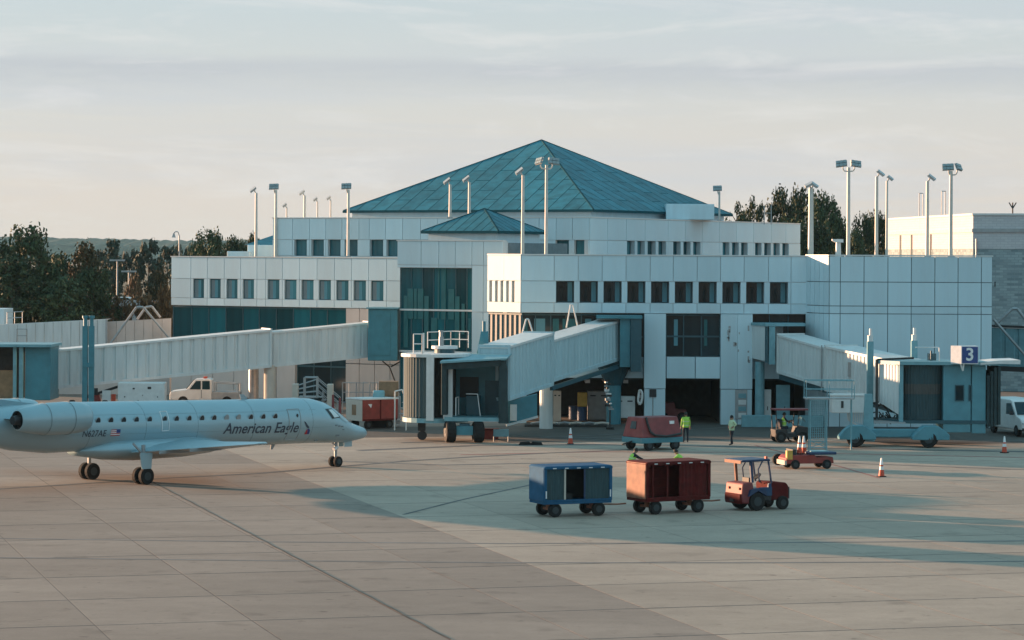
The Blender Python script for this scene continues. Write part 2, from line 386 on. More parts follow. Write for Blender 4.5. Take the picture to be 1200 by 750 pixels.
def window(wl, u0, u1, z0, z1, depth, gm=glass_win, div=0):
    "window with its frame and pane set back in the reveal; bands and piers around it form the reveal"
    key = (round(u1-u0,3), round(z1-z0,3), div)
    W_, H_ = u1-u0, z1-z0; fw = .06
    if key not in FR:
        q = MB(); q.box(0,-.05,0,fw,.05,H_).box(W_-fw,-.05,0,W_,.05,H_).box(fw,-.05,0,W_-fw,.05,fw).box(fw,-.05,H_-fw,W_-fw,.05,H_)
        for k in range(div): x = W_*(k+1)/(div+1); q.box(x-.03,-.04,fw,x+.03,.04,H_-fw)
        FR[key] = q.mesh('window_frame', teal_dark)
    o = wl.p(u0, -depth)
    f = piece('window', FR[key], term, Vector((o.x, o.y, z0)) - T0, wl.rz)
    piece('pane', unit(gm), f, (W_/2, 0.0, H_/2), 0, (W_-2*fw, .02, H_-2*fw))
    return f
def core(name, pts, z0, z1, m=joint_dark):
    return MB().prism(pts, z0, z1).build(name, m, term, world=True)
def band(wl, u0, u1, z0, z1, back=-.75, front=0.0, m=reveal, name='wall_band'):
    return wl.slabbox(name, m, u0, u1, z0, z1, back, front)
def glazing(wl, us, z0, z1, back=-.35, m=glass_teal, rails=()):
    for a, b in zip(us, us[1:]):
        wl.slabbox('glass_pane', m, a+.035, b-.035, z0, z1, back-.04, back)
    q = MB()
    for a in us:
        p0 = wl.p(a, back+.02); q.beam((*p0, z0), (*p0, z1), .07, .10)
    for z in rails:
        q.beam((*wl.p(us[0], back+.03), z), (*wl.p(us[-1], back+.03), z), .09, .11)
    q.build('mullions', teal_dark, term, world=True)
def window_row(wl, us, wins, z_lo, z_hi, depth=.7, div=0, gm=glass_win, pier_front=.06):
    "wins = list of (u0, u1); the wall between them stands as piers faced with panels"
    edges = [us[0]] + [e for w_ in wins for e in w_] + [us[-1]]
    for k in range(0, len(edges), 2):
        a, b = edges[k], edges[k+1]
        if b - a > .02: wl.slabbox('pier', reveal, a, b, z_lo, z_hi, -depth-.05, 0.0)
        cuts = [a] + [x for x in us if a+.15 < x < b-.15] + [b]
        for c, d in zip(cuts, cuts[1:]):
            wl.slabbox('wall_panel', white_panel, c + (GAP/2 if c != a else 0), d - (GAP/2 if d != b else 0), z_lo+GAP/2, z_hi-GAP/2, 0.003, pier_front)
    for a, b in wins: window(wl, a, b, z_lo, z_hi, depth, gm, div)

# ---- left wing
LWa = 32.0
lw = Wall((xat(201.3, 214.0), 214.0), LWa)
px_l = [201.3,224.3,243.6,263.4,282.7,301.8,312,331.6,351.6,372.2,392.5,412.5,432.6,453.7,470,490]
ul = [lw.u(p) for p in px_l]
zt, z1, z2, z3 = 10.58, 8.96, 7.50, 6.93
win_l = [226.8,246.2,265.8,285] + [314,333.9,353.8,374,394.5,414.8,435.2]
wl_ = [(lw.u(p), lw.u(p) + 1.07) for p in win_l[:4]] + [(lw.u(p), lw.u(p) + 1.12) for p in win_l[4:]]
band(lw, ul[0], ul[-1], z1, zt); panel_row(lw, ul, z1, zt)
window_row(lw, ul, wl_, z2, z1, .13)
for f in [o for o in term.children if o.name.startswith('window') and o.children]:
    piece('pane_strip', unit(lit_jamb_grey), f, (.24, -.02, .71), 0, (.34, .02, 1.30)); piece('pane_strip', unit(teal_mid), f, (.54, -.018, .71), 0, (.27, .02, 1.30))  # grey to teal strips paint the light falling across each jamb
band(lw, ul[0], ul[-1], z3, z2); panel_row(lw, ul, z3, z2)
E = [lw.p(ul[0], -.8), lw.p(ul[-1], -.8), lw.p(ul[-1], -16), lw.p(ul[0], -16)]
core('wing_core', E, 0, zt-.12, reveal)
lw.slabbox('parapet_cap', white_metal, ul[0]-.05, ul[-1], zt, zt+.08, -.4, .10)
core('roof_deck', E, zt-.115, zt-.1, cream_wall)
# side return of the left wing (faces left)
band(lw, ul[0], ul[0]+.02, z3, zt, -16, -.8)
ug = [lw.u(201.3)] + [lw.u(p) for p in (223,243,263,283,302,322,342,362,382,406)]
glazing(lw, ug, 3.9, z3-.02, -.25, glass_teal, (z3-.1, 4.0))
up = [lw.u(p) for p in (406,422,440,458,475,492)]
panel_row(lw, up, 5.2, z3, wall_pink, .04, -.7); panel_row(lw, up, 2.9, 5.2, wall_pink, .04, -.7); panel_row(lw, up, .1, 2.9, wall_pink, .04, -.7)
panel_row(lw, [lw.u(p) for p in (201.5,225,250,275,300,325,347)], .1, 3.9, wall_pink, .03, -.7)
glazing(lw, [lw.u(p) for p in (347,366,386,406)], .1, 3.9, -.3, glass_dark, (2.6,))
# ---- stair tower with the small pyramid
tw = Wall((xat(466, 196.0), 196.0), 30)
ut = [tw.u(p) for p in (466,494,514.7,534,553.5,567,590)]
tz0, tz1, tz2 = 9.95, 10.15, 11.80
panel_row(tw, ut, tz1, tz2); band(tw, ut[0], ut[-1], tz0, tz2, -.6, 0)
panel_row(tw, [ut[0], ut[1], ut[2], ut[3], ut[4]], tz0, tz1)
utg = [tw.u(p) for p in (467,480,493,506,519,532,545,553)]
glazing(tw, utg, .1, tz0, -.3, glass_teal, ())
for z in (7.03, 4.15):
    MB().beam((*tw.p(utg[0], -.22), z), (*tw.p(utg[-1], -.22), z), .1, .12).build('rail', white_metal, term, world=True)
for a, b in ((6.95, tz1), (3.9, 6.95), (.1, 3.9)):
    panel_row(tw, [tw.u(553.5), tw.u(567), tw.u(590)], a, b); 
tw.slabbox('pier', reveal, tw.u(553.5), tw.u(590), .1, tz0, -.6, 0)
Et = [tw.p(ut[0], -.65), tw.p(ut[-1], -.65), tw.p(ut[-1], -9), tw.p(ut[0], -9)]
core('tower_core', Et, 0, tz2-.1, joint_dark)
tw.slabbox('parapet_cap', white_metal, ut[0]-.05, ut[-1], tz2, tz2+.07, -.4, .09)
# green strips on the tower glass, reflections put into their colour
for p in (474, 479, 485, 491, 498, 507, 512, 518, 527, 534, 541, 549):
    q = tw.p(tw.u(p), -.33)
    MB().box(-.16,-.05,0,.16,.0,1).build('pane_strip', reflection_green, term).matrix_local = Matrix.Translation(Vector((q.x+tw.N.x*.06, q.y+tw.N.y*.06, 4.4 + (p % 3)*1.0)) - T0) @ Matrix.Rotation(tw.rz, 4, 'Z') @ Matrix.Diagonal((.4 + (p % 4)*.35,1,3.6 - (p % 2)*1.5,1))

def pyramid(Bp, L, ang, z_e, z_a, drum_in, drum_z, nseam, zd0):
    a = R(ang); D1 = Vector((-math.cos(a), math.sin(a))); D2 = Vector((math.sin(a), math.cos(a)))
    B = Vector(Bp); A = B + D1*L; C = B + D2*L; Dd = A + D2*L; O = (A + C)/2; ap = Vector((O.x, O.y, z_a))
    MB().add([(*A,z_e),(*B,z_e),(*C,z_e),(*Dd,z_e),tuple(ap)], [(0,1,4),(1,2,4),(2,3,4),(3,0,4),(3,2,1,0)]).build('roof_deck', teal_seam, term, world=True)
    for P, Q in ((A, B), (B, C), (C, Dd), (Dd, A)):
        mid = (P+Q)/2; up_ = (Vector((mid.x, mid.y, z_e)) - ap); nrm = (Vector((Q.x-P.x, Q.y-P.y, 0)).cross(-up_)).normalized()
        if nrm.z < 0: nrm = -nrm
        for k in range(nseam):                                        # tray panels between standing seams
            t0, t1 = (k+.025)/nseam, (k+.975)/nseam
            def pt_(t, f): q_ = P.lerp(Q, t) + (O - mid)*f; return Vector((q_.x, q_.y, z_e + (z_a-z_e)*f))
            def edge(t, h): return pt_(t, min(h, 1 - abs(2*t-1)))
            cutsf = [0, .27, .55, 1.0] if nseam > 12 else [0, 1.0]
            if k % 2 and nseam > 12: cutsf = [0, .14, .41, .72, 1.0][:4] + [1.0]
            for a_, b_ in zip(cutsf, cutsf[1:]):
                lo_, hi_ = max(t0, a_/2), min(t1, 1-a_/2)
                if hi_ - lo_ < 1e-3: continue
                a2 = a_ + (.006 if a_ else 0); raw = [(max(t0, a2/2), a2), (min(t1, 1-a2/2), a2)]
                if a2 < 2*(1-t1) < b_: raw.append((t1, 2*(1-t1)))
                fb = min(b_, 2*t1 if t1 < .5 else (2*(1-t0) if t0 > .5 else 1.0))
                raw += [(min(t1, 1-fb/2), fb), (max(t0, fb/2), fb)]
                if a2 < 2*t0 < b_: raw.append((t0, 2*t0))
                pts = []
                for r_ in raw:
                    c_ = pt_(*r_)
                    if not pts or ((c_-pts[-1]).length > .01 and (c_-pts[0]).length > .01): pts.append(c_)
                if len(pts) < 3: continue
                top = [p + nrm*.06 for p in pts]
                q = MB(); q.poly(*top)
                for i in range(len(pts)): j = (i+1) % len(pts); q.poly(pts[i], pts[j], top[j], top[i])
                q.build('roof_panel', teal_roof, term, world=True)
            if k:
                s0, s1 = edge(k/nseam, 0), edge(k/nseam, 1)
                MB().beam(s0+nrm*.045, s1+nrm*.045, .06, .04, nrm).build('standing_seam', teal_seam, term, world=True)
    q = MB()
    for P in (A, B, C, Dd): q.beam((P.x, P.y, z_e+.06), ap + Vector((0,0,.08)), .12, .06)
    q.build('hip_cap', teal_seam, term, world=True)
    q = MB()
    for P, Q in ((A, B), (B, C), (C, Dd), (Dd, A)): q.beam((*P, z_e-.05), (*Q, z_e-.05), .14, .18)
    q.build('gutter', teal_seam, term, world=True)
    k = drum_in; c4 = [B + (D1+D2)*k, A + (-D1+D2)*k, Dd + (-D1-D2)*k, C + (D1-D2)*k]
    MB().prism(c4, zd0, z_e-.02).build('roof_drum', white_panel, term, world=True)
pyramid((-.94, 193.0), 6.35, 32, 12.47, 14.05, .35, 0, 9, 11.7)
pyramid((6.0, 208.0), 22.5, 31.5, 14.23, 19.96, .5, 0, 17, 13.3)

# ---- upper storey
dB = 203.0; us_w = Wall((xat(320, dB*1.066), dB*1.066), 29.6)
zu, zu1, zu2 = 13.58, 11.97, 10.72
B_u = us_w.u(690.5)
pl = [320,325,343,363,382,401,421,433,452,472,493,513,533,553,573,593,612,632,652,671,690.5]
uu = [us_w.u(p) for p in pl]
wins = [(345,360),(365,380),(384.5,399.5),(404,419.5),(433.5,449.5),(453,468.5),(473,490),(651,667),(673,689.3)]
band(us_w, uu[0], uu[-1], zu1, zu); panel_row(us_w, uu, zu1, zu)
window_row(us_w, uu, [(us_w.u(a), us_w.u(b)) for a, b in wins], zu2, zu1, .3)
band(us_w, uu[0], uu[-1], 9.6, zu2, m=white_panel)
pB = us_w.p(B_u)
ur = Wall((pB.x, pB.y), -60.4)
plr = [690.5,711,733,755,782,802,822,842,862,882,903,920,937]
uur = [max(0, ur.u(p)) for p in plr]
winr = [(733.8,743.2),(746,755),(758,767.7),(770.7,780),(788,797),(800,808.5),(811.5,820),(846,854),(857,865),(867.7,875.4),(884,891.7),(894.7,902.5),(905.5,913),(916,923.6)]
band(ur, 0, uur[-1], zu1, zu, -.75, 0); panel_row(ur, uur, zu1, zu)
window_row(ur, uur, [(ur.u(a), ur.u(b)) for a, b in winr], zu2, zu1, .35)
band(ur, 0, uur[-1], 9.6, zu2, m=white_panel)
pa = us_w.p(uu[0], -.8); pc = ur.p(uur[-1], -.8); pb = us_w.p(B_u, -.8) + (ur.N*-.8)
core('upper_core', [pa, pb, pc, pc + (pa-pb)], 9.5, zu-.1, reveal)
us_w.slabbox('parapet_cap', white_metal, uu[0]-.06, uu[-1]+.05, zu, zu+.08, -.4, .09)
ur.slabbox('parapet_cap', white_metal, 0.06, uur[-1], zu, zu+.08, -.4, .09)
# plant box at the right-hand eave, step at the left end
pq = at(780.5, 257, 217); qq = at(837, 258, 217)
MB().box(pq.x, 217, zu+.1, qq.x, 221, at(800, 239, 217).z).build('plant_box', white_panel, term, world=True, bevel=.03)
pq, qq = at(290, 300, 222), at(321, 300, 222)
MB().box(pq.x, 222, 10.3, qq.x, 227, at(305, 287, 222).z).build('roof_step', white_panel, term, world=True, bevel=.03)
pq, qq = at(266, 300, 220), at(292, 300, 220)
MB().box(pq.x, 220, 10.3, qq.x, 226, at(280, 294.5, 220).z).build('roof_step', white_panel, term, world=True, bevel=.03)
A_ = at(288, 287, 226); B_ = at(330, 287, 226); ap = at(322, 275, 229)
MB().add([(A_.x,225,A_.z),(B_.x+1,225,A_.z),(B_.x+1,233,A_.z),(A_.x,233,A_.z),(ap.x,229,ap.z)], [(0,1,4),(1,2,4),(2,3,4),(3,0,4),(3,2,1,0)]).build('side_roof', teal_roof, term, world=True)

# ---- right wing
rw = Wall((xat(611, 182), 182.0), 0)
prw = [611,649.5,677.6,705.7,733.7,762,789,817,844.4,872,900.5,927,946.5]
ur_ = [rw.u(p) for p in prw]
za, zb, zc, zd = 10.86, 9.20, 7.80, 7.14
band(rw, ur_[0], ur_[-1], zb, za); panel_row(rw, ur_, zb, za)
wr = [(rw.u(649.5+27.85*k+2.2), rw.u(649.5+27.85*k+23.6)) for k in range(10)]
window_row(rw, ur_, wr, zc, zb, .8, 0, glass_dark)
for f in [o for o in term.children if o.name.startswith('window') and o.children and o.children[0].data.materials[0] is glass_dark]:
    piece('pane_strip', unit(teal_mid), f, (.92, -.02, .70), 0, (.30, .02, 1.26)); piece('pane_strip', unit(dark_wall), f, (.42, -.018, .55), 0, (.22, .02, .95))  # a lighter teal strip at the right and a dark strip on each pane
band(rw, ur_[0], ur_[-1], zd, zc); panel_row(rw, ur_, zd, zc)
rw.slabbox('parapet_cap', white_metal, ur_[0], ur_[-1], za, za+.08, -.4, .10)
# blank spandrel and glazing under the white bands
upan = [rw.u(p) for p in (755.5,780.5,781.5,812,845,882,900,925,946.5)]
glazing(rw, [rw.u(p) for p in (611,628,646,664,682,700,718,736,755)], 4.3, zd-.02, -.6, glass_dark, (zd-.12, 5.6))
glazing(rw, [rw.u(p) for p in (781.5,802,823,845)], 4.36, zd-.02, -.5, glass_dark, (zd-.1, 5.65))
glazing(rw, [rw.u(p) for p in (882,903,925,946)], 4.36, zd-.02, -.6, glass_dark, ())
panel_row(rw, [rw.u(p) for p in (781.5,815.5,845)], 2.93, 4.36, teal_light if False else white_panel, .0, -.6)
band(rw, rw.u(611), rw.u(755), 2.93, 4.3, -.9, -.5, white_panel); band(rw, rw.u(882), rw.u(946.5), 2.93, 4.36, -.9, -.5, white_panel)
def pillar(p0, p1, ztop, out):
    u0, u1 = rw.u(p0), rw.u(p1)
    o = rw.slabbox('pillar', white_panel, u0, u1, 2.3, ztop, -.7, out); rw.slabbox('pillar', white_panel, u0+.02, u1-.02, 0, 2.26, -.7, out-.02)
pillar(755.5, 780.5, zd-.02, .25); pillar(845, 864.5, zd-.02, .22); pillar(864.7, 882, zd-.02, .24)
Er = [(rw.p(ur_[0],-.85)), rw.p(ur_[-1]+3,-.85), rw.p(ur_[-1]+3,-20), rw.p(ur_[0]+2,-20), rw.p(ur_[0]-1.2,-3.2)]
core('wing_core', Er, 2.93, za-.1, reveal); core('roof_deck', [p*1 for p in Er], za-.095, za-.08, cream_wall)
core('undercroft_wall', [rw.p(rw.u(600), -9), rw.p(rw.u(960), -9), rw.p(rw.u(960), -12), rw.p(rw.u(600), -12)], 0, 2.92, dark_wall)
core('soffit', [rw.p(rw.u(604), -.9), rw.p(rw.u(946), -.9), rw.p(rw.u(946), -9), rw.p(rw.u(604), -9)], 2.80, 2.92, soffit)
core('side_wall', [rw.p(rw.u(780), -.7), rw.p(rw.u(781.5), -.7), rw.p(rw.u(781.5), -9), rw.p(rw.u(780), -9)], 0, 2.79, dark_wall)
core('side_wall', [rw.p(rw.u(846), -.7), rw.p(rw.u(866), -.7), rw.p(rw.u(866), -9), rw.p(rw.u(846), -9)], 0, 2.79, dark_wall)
for p, w_, m_ in ((616,.3,'reflection_green'),(633,.7,'teal_mid'),(652,.4,'reflection_green'),(668,.9,'reflection_green'),(690,.4,'teal_mid'),(704,.6,'reflection_green'),(793,.25,'teal_mid'),(828,.2,'reflection_green')):
    c = rw.p(rw.u(p), -.57 if p < 760 else -.47); piece('pane_strip', unit(MT[m_] if m_ in MT else teal_mid), term, Vector((c.x, c.y, 5.9)) - T0, 0, (w_, .02, 1.7))  # teal and green reflections painted as strips on the glass
q = MB()                                                              # cross bracing behind the glass, beams under the concourse
for p in (690, 712, 735): q.beam((*rw.p(rw.u(p), -1.0), 2.72), (*rw.p(rw.u(p), -8.5), 2.72), .3, .3)
q.build('floor_beam', wall_pink, term, world=True)
# service panel and door on the double pillar, louvre hood
MB().box(0,0,0,1,1,1).build('service_panel', galv, term).matrix_local = Matrix.Translation(Vector((*rw.p(rw.u(862), .27), .35)) - T0) @ Matrix.Diagonal((rw.u(876)-rw.u(862), .06, 1.9, 1))
for k in range(4):
    c = rw.p(rw.u(864.5), .275); piece('notice', unit(teal_light if k % 2 else white_metal), term, Vector((c.x+.32, c.y-.02, .6+k*.42)) - T0, 0, (.5,.03,.3))
q = MB()
for i in range(15):
    x = rw.u(852 + rnd.choice([0,1,2,8,10,12,14,24,25])) + rnd.uniform(-.05,.05); z = rnd.uniform(3.6, 6.6); p = rw.p(x, .245); q.box(p.x, p.y-.004, z, p.x+rnd.uniform(.05,.16), p.y+.01, z+rnd.uniform(.08,.4))
q.build('paint_scar', galv, term, world=True)['kind'] = 'stuff'
# ---- sun-facing end of the right wing
e0 = rw.p(ur_[0]); LE = 3.37; ang = R(40)
ew_o = Vector((e0.x - math.sin(ang)*LE, e0.y + math.cos(ang)*LE))
ew = Wall(ew_o, 50.0)
assert abs(ew.p(LE).x - e0.x) < .05
band(ew, 0, LE, zb, za); panel_row(ew, [0, LE*.5, LE], zb, za, g=.02)
sl = [(533.5+440*0, 0)]
slits = [(574.2,577.6),(580.9,584.3),(587.4,590.8),(593.9,597.3),(600.5,604.0)]
window_row(ew, [0, LE], [(ew.u(a), ew.u(b)) for a, b in slits], zc, zb, .35)
band(ew, 0, LE, zd, zc); panel_row(ew, [0, LE], zd, zc, g=.02)
ew.slabbox('parapet_cap', white_metal, 0, LE+.06, za, za+.08, -.4, .10)
glazing(ew, [LE*k/7 for k in range(8)], 4.3, zd-.02, -.12, glass_teal, (zd-.1,))
for k in range(7):
    p = ew.p(LE*(k+.5)/7, -.10); piece('pane_strip', unit(cream_wall), term, Vector((p.x, p.y, 5.75)) - T0, ew.rz, (.2, .02, 2.6))  # cream upright stripe in the middle of each pane
band(ew, 0, LE, 0, 4.3, -.5, 0, white_panel)

# ---- right block
d_b = 179.0
rb = Wall((xat(972, d_b), d_b), 0)
prb = [972,984.8,1012.5,1040.5,1068,1095.5,1122.7,1150,1162.8]
ub = [rb.u(p) for p in prb]; zr = [10.92, 9.27, 7.74, 7.25, 4.35, 2.3, .05]
for a, b in zip(zr[1:], zr): panel_row(rb, ub, a, b)
e1 = rb.p(0); e2 = rw.p(rw.u(945.3)); LL = (e1-e2).length
rr = Wall((e2.x, e2.y), math.degrees(math.atan2(e2.y-e1.y, e1.x-e2.x)))
urr = [LL*k/5 for k in range(6)]
for a, b in zip(zr[1:], zr): panel_row(rr, urr, a, b)
Eb = [rb.p(0), rb.p(ub[-1]), rb.p(ub[-1], -24), rb.p(0,-24)+Vector((-.8,0)), e2 + Vector((.02, .3))]
core('wing_core', Eb, 0, zr[0]-.1, joint_dark); core('roof_deck', Eb, zr[0]-.095, zr[0]-.08, cream_wall)
rb.slabbox('parapet_cap', white_metal, 0, ub[-1]+.05, zr[0], zr[0]+.08, -.4, .10)
rr.slabbox('parapet_cap', white_metal, 0, LL+.05, zr[0], zr[0]+.075, -.4, .095)
# ------------------------------------------------------------------ passenger boarding bridges
def bridge(label, loc):
    return thing('boarding_bridge', label, 'jet bridge', loc, 0, 'passenger boarding bridges')
def tunnel(parent, p0, p1, w_, h, m=bridge_white, pitch=.46, deep=.05, name='tunnel'):
    "one telescoping section with corrugated side walls; p0, p1 = floor centre points"
    p0, p1 = Vector(p0), Vector(p1); F = (p1-p0); Ln = F.length; F.normalize()
    Sd = F.cross(Vector((0,0,1))).normalized(); U = Vector((0,0,1))
    t = MB()
    for sgn in (-1, 1):                                                # corrugated wall
        prof = []; x = .12
        while x < Ln-.12-pitch:
            prof += [(x, 0), (x+pitch*.62, 0), (x+pitch*.70, -deep), (x+pitch*.92, -deep)]; x += pitch
        prof += [(Ln-.12, 0)]
        ring_lo = [p0 + F*a + Sd*sgn*(w_/2+b) + U*.16 for a, b in prof]; ring_hi = [p + U*(h-.30) for p in ring_lo]
        t.loft([ring_lo, ring_hi], caps=False, closed=False)
    o = t.build(name, m, parent, world=True)
    def bar(nm, off_s, z, ww, hh, mm): MB().beam(p0+Sd*off_s+U*z, p1+Sd*off_s+U*z, ww, hh, U).build(nm, mm, parent, world=True)
    bar('floor', 0, .06, w_+.10, .2, m); bar('roof', 0, h-.06, w_+.12, .14, white_metal)
    for e in (p0+F*.06, p1-F*.06):
        for sg in (-1, 1): MB().beam(e+Sd*sg*(w_/2+.03)+U*.02, e+Sd*sg*(w_/2+.03)+U*(h-.07), .14, .14).build('end_post', m, parent, world=True)
        MB().beam(e-Sd*(w_/2+.10)+U*(h+.01), e+Sd*(w_/2+.10)+U*(h+.01), .14, .14).build('end_beam', m, parent, world=True)
    return F, Sd
def wheel_parts(parent, c, ax, r, wdt, M=None, tyre=rubber):
    c, ax = Vector(c), Vector(ax).normalized()
    t = MB(M); prof = [(-.5,.72),(-.5,.92),(-.36,1),(.36,1),(.5,.92),(.5,.72)]
    a = ax.orthogonal().normalized(); b = ax.cross(a); n = 18
    t.loft([[c+ax*wdt*x+(a*math.cos(6.2832*i/n)+b*math.sin(6.2832*i/n))*r*rr for i in range(n)] for x, rr in prof], caps=True)
    w_ = t.build('wheel', tyre, parent, world=M is None)
    h = MB(M); h.tube(c-ax*wdt*.53, c+ax*wdt*.53, r*.5, n=12); h.tube(c-ax*wdt*.57, c+ax*wdt*.57, r*.2, n=8)
    o = h.mesh('rim', hub_metal, Vector(parent.location) if M is None else None)
    ho = bpy.data.objects.new('rim', o); COL.objects.link(ho); ho.parent = w_
    return w_
def rails(parent, pts, h=1.0, m=white_metal, r=.03, name='railing', step=.55):
    q = MB(); pts = [Vector(p) for p in pts]
    for a, b in zip(pts, pts[1:]):
        n = max(1, int((b-a).length/step))
        for i in range(n+1): c = a.lerp(b, i/n); q.tube(c, c+Vector((0,0,h)), r, n=5)
        for hh in (h, h*.5): q.tube(a+Vector((0,0,hh)), b+Vector((0,0,hh)), r, n=5)
    return q.build(name, m, parent, world=True)

# ---- bridge in front of the aircraft (its cab leaves the frame on the left)
pl0, pl1 = at(60, 455, 190), at(431, 418, 197.5)
ba = bridge('long white bridge sloping up behind the aircraft to the glazed stair tower', (pl0.x, pl0.y, 0))
back = Vector((0, 1.1, 0))
mid = pl0.lerp(pl1, .67)
tunnel(ba, pl0+back, mid+back, 2.3, 2.58, pitch=.78, deep=.10)
tunnel(ba, mid+back-(pl1-pl0)*.02, pl1+back, 1.9, 2.40, pitch=.5, deep=.04, name='inner_tunnel')
c0, c1 = at(431, 420, 196.5), at(466, 362, 196.5)
M = frame((c0.x, 196.2, 0), R(-8))
MB(M).box(0,0,c0.z-.15,2.1,2.6,c1.z).build('rotunda', teal_paint, ba, world=True, bevel=.06)
MB(M).box(.25,-.04,c0.z+.25,1.6,-.01,c1.z-.3).build('rotunda_panel', teal_paint, ba, world=True)
MB(M).box(-.1,-.15,c1.z,2.2,2.7,c1.z+.1).build('rotunda_roof', teal_light, ba, world=True)
q = on_ground(320.5, 478); MB().tube((q.x, 195.5, 0), (q.x, 195.5, at(320,428,195.5).z), .42, n=16).build('column', cream_wall, ba, world=True)
MB().tube((at(295,430,196).x, 197.5, 0), (at(295,430,196).x, 197.5, 2.9), .36, n=14).build('column', galv, ba, world=True)
q = at(448, 430, 197); MB().path([(q.x, 197, 3.4), (q.x+.5, 197, 3.0), (q.x+1.2, 197.2, 1.2)], .05).path([(q.x+1.3, 197, 3.4), (q.x+.6, 197, 3.0)], .05).build('cable_loop', black_metal, ba, world=True)
for p in (97+3, 107.5):
    a = at(p, 380, 188.5); MB().beam((a.x,188.5,.35), (a.x,188.5,at(p,382,188.5).z), .34, .34).build('lift_column', teal_paint, ba, world=True)
    MB().tube((a.x,188.5,at(p,382,188.5).z), (a.x,188.5,at(p,373,188.5).z), .13, n=10).tube((a.x,188.5,at(p,373,188.5).z), (a.x,188.5,at(p,370,188.5).z), .2, n=10).build('jack_head', teal_paint, ba, world=True)
a, b = at(97, 380, 188.4), at(111, 380, 188.4); MB().box(a.x,188.2,.3,b.x,188.8,.8).build('cross_beam', teal_paint, ba, world=True); MB().box(a.x+.05,188.25,3.2,b.x-.05,188.75,3.5).build('cross_beam', teal_paint, ba, world=True)
for sx in (a.x-.7, b.x+.7): wheel_parts(ba, (sx, 188.5, .5), (1,0,0), .5, .35)
# cab: teal box with a dark opening under a flat roof
zf, zt_ = at(30, 468, 188).z, at(30, 404, 188).z
x0, x1, x2 = at(-20,0,187).x, at(32,0,187).x, at(62,0,187).x
MB().box(x1,186.8,zf,x2,190.4,zt_-.1).build('cab_side', teal_paint, ba, world=True, bevel=.05)
MB().box(x0,186.2,zt_-.1,x2+.15,190.6,zt_+.08).build('cab_roof', teal_light, ba, world=True)
MB().box(x0,189.8,zf,x1,190.1,zt_-.1).build('cab_back', dark_wall, ba, world=True)
MB().box(x0,186.3,zf-.15,x1+.1,190,zf+.05).build('cab_floor', white_metal, ba, world=True)
MB().box(x1-.35,186.6,zf,x1-.1,186.9,zt_-.1).box(x0+2.2,186.6,zf,x0+2.4,186.9,zt_-.1).build('door_post', teal_light, ba, world=True)
MB().box(x0+.6,188.4,zf,x0+1.9,188.6,zf+1.9).build('inner_door', brown_crate, ba, world=True)
q = MB(); 
for i in range(7): q.loft([[(x0+.1, 186.5-.0-i*.07, zf+.2), (x0+.1, 186.5-i*.07, zt_-.1)], [(x0+.16, 186.46-i*.07, zf+.2), (x0+.16, 186.46-i*.07, zt_-.1)]], caps=False, closed=False)
q.build('canopy', hood_fabric, ba, world=True)

# ---- far pier with A-frames, behind the first bridge
fp = at(-10, 412, 216); fpr = at(201, 405, 216)
far = thing('walkway', 'low white enclosed walkway in front of the dark trees', 'walkway', (fp.x, 216, 0))
def pane_wall(p0, p1, ztop0, ztop1, zbot, y, n, parent, name='wall_panel', m=wall_pink):
    for k in range(n):
        xa, xb = p0+(p1-p0)*k/n, p0+(p1-p0)*(k+1)/n; ta = ztop0+(ztop1-ztop0)*k/n; tb = ztop0+(ztop1-ztop0)*(k+1)/n
        MB().loft([[(xa+.015,y,zbot),(xb-.015,y,zbot),(xb-.015,y,tb),(xa+.015,y,ta)], [(xa+.015,y+.12,zbot),(xb-.015,y+.12,zbot),(xb-.015,y+.12,tb),(xa+.015,y+.12,ta)]]).build(name, m, parent, world=True)
pane_wall(xat(-10,216), xat(125,216), at(0,381,216).z, at(125,374,216).z, 2.2, 216, 13, far, m=bridge_white)
pane_wall(xat(126,217), xat(201,217), at(126,377,217).z, at(201,373,217).z, 2.4, 217, 7, far)
xa, xb = xat(-10,216), xat(201,217)
MB().box(xa,216.15,0,xb,218.2,2.9).build('base_wall', wall_pink, far, world=True)
MB().box(xa,216.0,2.05,xat(125,216),219,2.2).build('floor_edge', galv, far, world=True)
MB().loft([[(xa,216.14,at(0,381.5,216).z),(xa,219,at(0,381.5,216).z)], [(xat(125,216),216.14,at(125,374.5,216).z),(xat(125,216),219,at(125,374.5,216).z)]], caps=False, closed=False).build('roof', white_metal, far, world=True)
q = MB(); q.beam((xat(125.5,216),215.95,at(125,403,216).z), (xat(125.5,216),215.95,at(125,374,216).z), .14, .14); q.build('end_frame', galv, far, world=True)
for pa, pb, pc, pd in (((128,405),(160,360),(168,360),(199,397)), ((161,374),(171,360),(178,359),(188,372))):
    y = 215.2 if pa[0] < 150 else 217.6
    MB().path([at(*pa, y), at(*pb, y), at(*pc, y), at(*pd, y)], .09, n=8).build('pipe_frame', galv, far, world=True)
rails(far, [(xat(20,215.5),215.6,at(20,401,215.5).z), (xat(32,215.5),215.6,at(32,401,215.5).z)], 1.0, galv, name='roof_rail')
rails(far, [(xat(6,217),218,at(6,380,217).z), (xat(24,217),218,at(24,379,217).z)], .9, galv, name='roof_rail')
MB().box(xat(-12,220),220,0,xat(5,220),224,at(0,362,220).z).build('end_block', white_panel, far, world=True)

